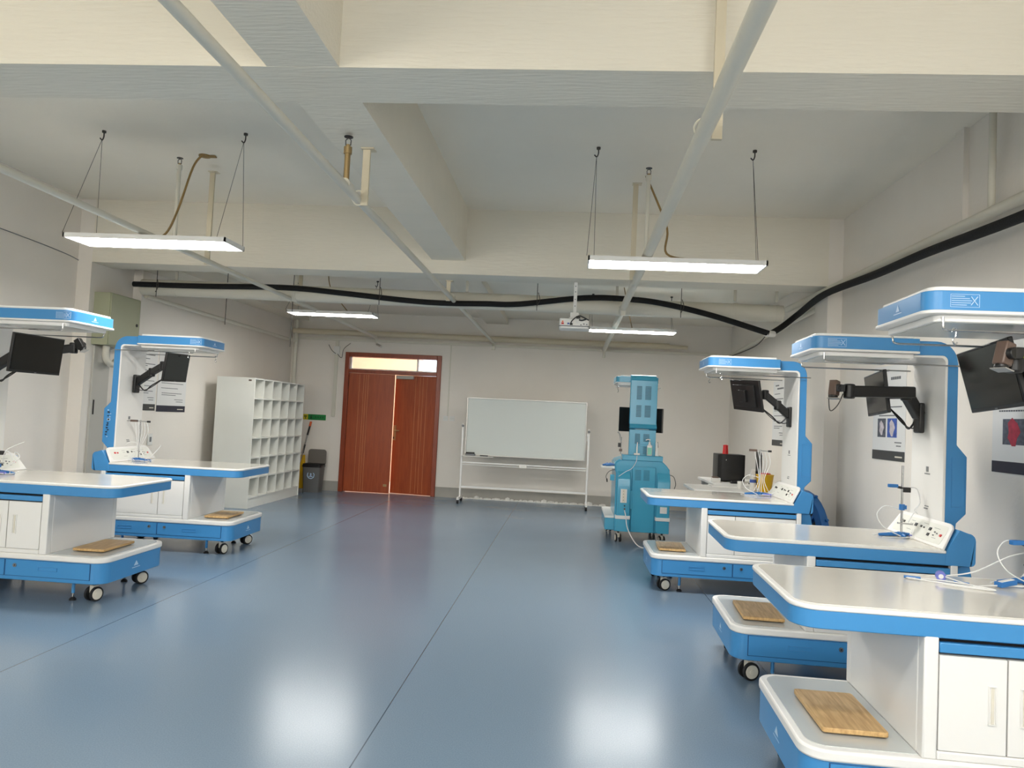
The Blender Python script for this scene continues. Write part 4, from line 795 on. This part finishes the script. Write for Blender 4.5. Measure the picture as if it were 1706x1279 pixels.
def poster(name, label, wall, y0, y1, z0, z1, navy, rows, photos=(), title=None, foot=.1):
    """y0 = reading left edge, y1 = reading right edge"""
    X = (lx((y0+y1)/2)+.002) if wall == 'L' else XR-.001; n = 1 if wall == 'L' else -1
    wd = y1-y0; H = z1-z0
    e = empty(name, (X, (y0+y1)/2, z0), label, 'poster', rz=math.atan2(-.2, 4.3) if wall == 'L' else 0)
    yc = (y0+y1)/2
    def bx(b, a0, c0, a1, c1, k, mt):
        ya, yb = y0+wd*a0-yc, y0+wd*a1-yc; b.box(0 if k == 0 else n*.004, min(ya, yb), H*c0, n*(.004+k), max(ya, yb), H*c1, mt)
    b = MB(); bx(b, 0, 0, 1, 1, 0, 'poster_paper'); b.build('sheet', e)
    b = MB(); bx(b, 0, 0, 1, foot, .0008, navy); bx(b, .72, foot*.35, .93, foot*.5, .0012, 'wheel_cream'); b.build('footer_band', e)
    b = MB()
    for a0, a1, c, th in rows:
        a = a0; k = 0
        while a < a1-.01:      # broken into glyph-sized dashes
            s = .035 if th < .02 else .06
            bx(b, a, c-th*.5, min(a+s*.8, a1), c+th*.5, .0008, 'text_grey'); a += s
    if rows: b.build('print', e)
    for a0, c0, a1, c1, m1, m2 in photos:
        b = MB(); bx(b, a0, c0, a1, c1, .0006, m1); mx, my = (a0+a1)/2, (c0+c1)/2
        ya = y0+wd*mx-yc; r = abs(wd*(a1-a0))*.32
        pts = [(ya+r*math.cos(k*PI/5)*(1 if k % 2 else .65), H*my+r*1.25*math.sin(k*PI/5)*(1 if k % 3 else .7)) for k in range(10)]
        b.prism(pts, 'x', n*.0046, n*.0056, m2) if n > 0 else b.prism(pts, 'x', -.0056, -.0046, m2); b.build('picture', e)
    return e
body = [(.12, .85, .86, .012), (.12, .6, .80, .010), (.12, .88, .72, .012), (.12, .5, .69, .010), (.12, .88, .62, .010), (.12, .8, .54, .010), (.12, .9, .46, .010), (.12, .7, .38, .010), (.15, .85, .30, .010), (.15, .65, .27, .010), (.6, .9, .20, .010), (.66, .9, .165, .010)]
poster('wall_poster', 'left poster with a dark heading behind the far left workstation', 'L', 8.40, 8.80, 1.28, 2.06, 'poster_charcoal', [(.25, .8, .93, .03)]+body)
poster('wall_poster', 'wider right poster behind the screen of the far left workstation', 'L', 8.83, 9.46, 1.27, 2.05, 'poster_navy', body[3:])
poster('wall_poster', 'narrow text poster on the right wall behind the farthest right workstation', 'R', 10.0, 9.47, 1.215, 2.04, 'poster_charcoal', [(.2, .5, .93, .02), (.35, .9, .88, .025)]+body[1:], foot=.09)
poster('wall_poster', 'poster with two small blue pictures behind the middle right workstation', 'R', 6.75, 6.12, 1.205, 1.99, 'poster_charcoal', [(.2, .5, .95, .02), (.55, .85, .86, .03), (.6, .9, .70, .012), (.2, .9, .56, .012), (.2, .7, .47, .012), (.7, .9, .19, .012), (.75, .9, .155, .012)], [(.16, .24, .42, .44, 'photo_dark', 'photo_pale'), (.47, .24, .76, .44, 'photo_blue', 'photo_pale')], foot=.1)
poster('wall_poster', 'large poster with red specimen pictures on the right wall behind the nearest workstation', 'R', 4.90, 4.20, 1.215, 2.03, 'poster_navy', [(.1, .95, .50, .012), (.1, .6, .46, .012), (.12, .9, .9, .02), (.12, .5, .82, .012)], [(.16, .21, .48, .40, 'photo_dark', 'photo_red'), (.53, .21, .85, .40, 'photo_pale', 'photo_red')], foot=.085)
b = MB(); b.box(XR-.008, 5.35, 1.86, XR, 5.50, 1.88, 'grey_mark'); tag(b.build('wall_mark'), 'short grey strip on the right wall beside the middle column', 'strip')
b = MB(); b.box(lx(8.75), 8.70, .86, lx(8.75)+.010, 8.80, 1.0, 'white_plastic'); b.box(lx(8.75)+.01, 8.73, .90, lx(8.75)+.014, 8.77, .96, 'grey_mark'); tag(b.build('wall_socket', bevel=.002), 'white wall socket below the posters on the left wall', 'socket')
b = MB(); b.box(XR-.006, 3.55, .3, XR, 4.05, 1.15, 'poster_paper')
for k in range(16): b.box(XR-.0068, 3.60+.1*(k % 4), .40+.17*(k//4), XR-.0058, 3.60+.1*(k % 4)+random.uniform(.01, .03), .40+.17*(k//4)+random.uniform(.02, .09), 'text_grey')
tag(b.build('notice_sheet'), 'white notice sheet with dark ink marks low on the right wall', 'notice')

# ================================================================ BLUE HOSE DRUM BEHIND THE FARTHEST RIGHT WORKSTATION
e = empty('hose_drum', (2.25, 7.45, 0), 'round blue drum standing behind the farthest right workstation', 'drum', rz=math.radians(15))
ax = Vector((1, 0, 0)); c = Vector((0, 0, .43))
def wheelring(b, x0, x1, ro, ri, mt, seg=36):
    vs = []
    for x in (x0, x1):
        for r in (ro, ri):
            for k in range(seg): g = 2*PI*k/seg; vs.append((x, r*math.cos(g), .43+r*math.sin(g)))
    fs = []
    for k in range(seg):
        j = (k+1) % seg
        fs += [(k, j, 2*seg+j, 2*seg+k), (seg+k, 3*seg+k, 3*seg+j, seg+j), (k, seg+k, seg+j, j), (2*seg+k, 2*seg+j, 3*seg+j, 3*seg+k)]
    b.add(vs, fs, mt)
b = MB(); wheelring(b, -.03, .05, .42, .33, 'blue_plastic'); b.disc((.045, 0, .43), ax, .34, .01, 'black_plastic', 36); b.build('rim', e, .006)
b = MB(); b.disc((0, 0, .43), ax, .10, .10, 'blue_plastic', 24)
for k in range(5):
    g = 2*PI*k/5; b.bar((-.01, .08*math.cos(g), .43+.08*math.sin(g)), (-.01, .34*math.cos(g), .43+.34*math.sin(g)), .03, .05, 'blue_plastic', (1, 0, 0))
b.build('hub', e, .004)
b = MB()
for k in range(10): g = 2*PI*k/10+.2; b.disc((.03, .425*math.cos(g), .43+.425*math.sin(g)), (0, math.cos(g), math.sin(g)), .014, .03, 'blue_plastic', 8)
b.build('rim_knob', e)
b = MB(); b.box(-.06, -.22, 0, .10, -.14, .10, 'blue_plastic'); b.box(-.06, .14, 0, .10, .22, .10, 'blue_plastic'); b.build('foot', e, .006)

# ================================================================ DESKS AND WHAT IS ON THEM
def desk(x0, x1, y0, y1, h, label):
    e = empty('white_desk', (x0, y0, 0), label, 'desk', 'white desks in the far right corner')
    b = MB(); b.box(0, 0, h-.03, x1-x0, y1-y0, h, 'white_plastic'); b.build('desktop', e, .004)
    for x in (.04, x1-x0-.07):
        for y in (.04, y1-y0-.07): b = MB(); b.box(x, y, 0, x+.03, y+.03, h-.03, 'white_metal'); b.build('leg', e)
    b = MB(); b.box(.05, y1-y0-.05, h-.35, x1-x0-.05, y1-y0-.035, h-.03, 'white_plastic'); b.build('modesty_panel', e); return e
desk(1.33, 2.48, 8.0, 8.75, .75, 'white desk nearer the camera in the far right corner')
desk(1.72, 2.60, 8.80, 10.1, .75, 'white desk farther back carrying the black cabinet box')
def put(name, label, cat, p, parts, rz=0):
    e = empty(name, p, label, cat, rz=rz)
    for nm, b, bv in parts: b.build(nm, e, bv)
    return e
b = MB(); b.prism(rrect(-.165, 0, .165, .34, .02, .02, .02, .02, 4), 'z', .01, .335, 'black_plastic'); b2 = MB(); b2.box(-.166, -.004, .03, -.12, .002, .32, 'rubber'); b3 = MB(); b3.box(-.07, -.003, .26, -.062, .001, .275, 'aluminium')
put('black_cabinet_box', 'big black box shaped machine on the farther white desk', 'machine', (2.0, 9.38, .751), [('case', b, .008), ('side_strip', b2, 0), ('badge', b3, 0)])
b = MB(); b.lathe((0, 0, 0), [(.036, 0), (.034, .03), (.030, .10)], 'red_plastic'); b.lathe((0, 0, .10), [(.032, 0), (.033, .008), (.012, .014)], 'red_plastic')
tag(b.build('red_cup'), 'small red container on top of the black machine', 'container').location = (1.945, 9.50, 1.087)
b = MB(); b.obox((0, 0, .22), (.10, .12, 0), (0, 0, .17), (.010, -.008, 0), 'black_plastic'); b2 = MB(); b2.box(-.09, -.07, 0, .09, .07, .012, 'black_plastic'); b2.bar((0, .02, .01), (0, .02, .16), .04, .02, 'black_plastic')
put('desktop_monitor', 'black screen turned sideways beside the black machine', 'monitor', (2.28, 9.2, .751), [('panel', b, .004), ('stand', b2, .003)], .6)
b = MB(); b.lathe((0, 0, 0), [(.068, 0), (.082, .10), (.090, .17)], 'yellow_plastic', 20); b2 = MB(); b2.lathe((0, 0, .17), [(.094, 0), (.094, .010), (.05, .018)], 'yellow_plastic', 20); b3 = MB(); b3.lathe((0, 0, .185), [(.062, 0), (.058, .010), (.03, .014)], 'red_plastic', 16)
put('sharps_bin', 'yellow sharps bin with red lid on the nearer white desk', 'bin', (2.10, 8.20, .751), [('bin_body', b, 0), ('lid_rim', b2, 0), ('red_lid', b3, 0)])
b = MB(); b.lathe((0, 0, 0), [(.034, 0), (.034, .12), (.028, .15), (.012, .175)], 'white_plastic'); b2 = MB(); b2.box(-.030, -.014, .175, .014, .014, .205, 'white_plastic'); b2.tube(smooth([(-.012, 0, .185), (-.035, 0, .17), (-.04, 0, .15)]), .006, 'white_plastic'); b2.disc((0, 0, .215), (1, 0, 0), .014, .04, 'white_plastic'); b3 = MB(); b3.lathe((0, 0, .085), [(.0345, 0), (.0345, .035)], 'photo_blue')
put('spray_bottle', 'white spray bottle with a blue label on the nearer white desk', 'bottle', (1.99, 8.25, .751), [('bottle_body', b, 0), ('spray_trigger', b2, .003), ('label', b3, 0)])
b = MB(); b.lathe((0, 0, 0), [(.025, 0), (.027, .08)], 'white_plastic'); tag(b.build('paper_cup'), 'small white cup left of the spray bottle', 'cup').location = (1.89, 8.42, .751)
b = MB(); b.prism(rrect(-.05, -.03, .05, .03, .028, .028, .028, .028), 'z', 0, .03, 'black_plastic'); tag(b.build('computer_mouse', bevel=.010), 'black mouse in front of the black machine', 'mouse').location = (1.99, 9.15, .751)
b = MB(); b.box(-.16, -.11, 0, .16, .11, .016, 'white_plastic'); tag(b.build('folder', bevel=.002), 'flat grey white folder on the nearer white desk', 'folder').location = (1.75, 8.55, .751)
b = MB(); b.box(-.05, -.04, 0, .05, .04, .05, 'white_plastic'); b.box(-.045, -.035, .05, .03, .035, .065, 'camera_brown'); tag(b.build('small_box', bevel=.002), 'small white box with brown lid left of the black machine', 'box').location = (1.79, 9.25, .751)
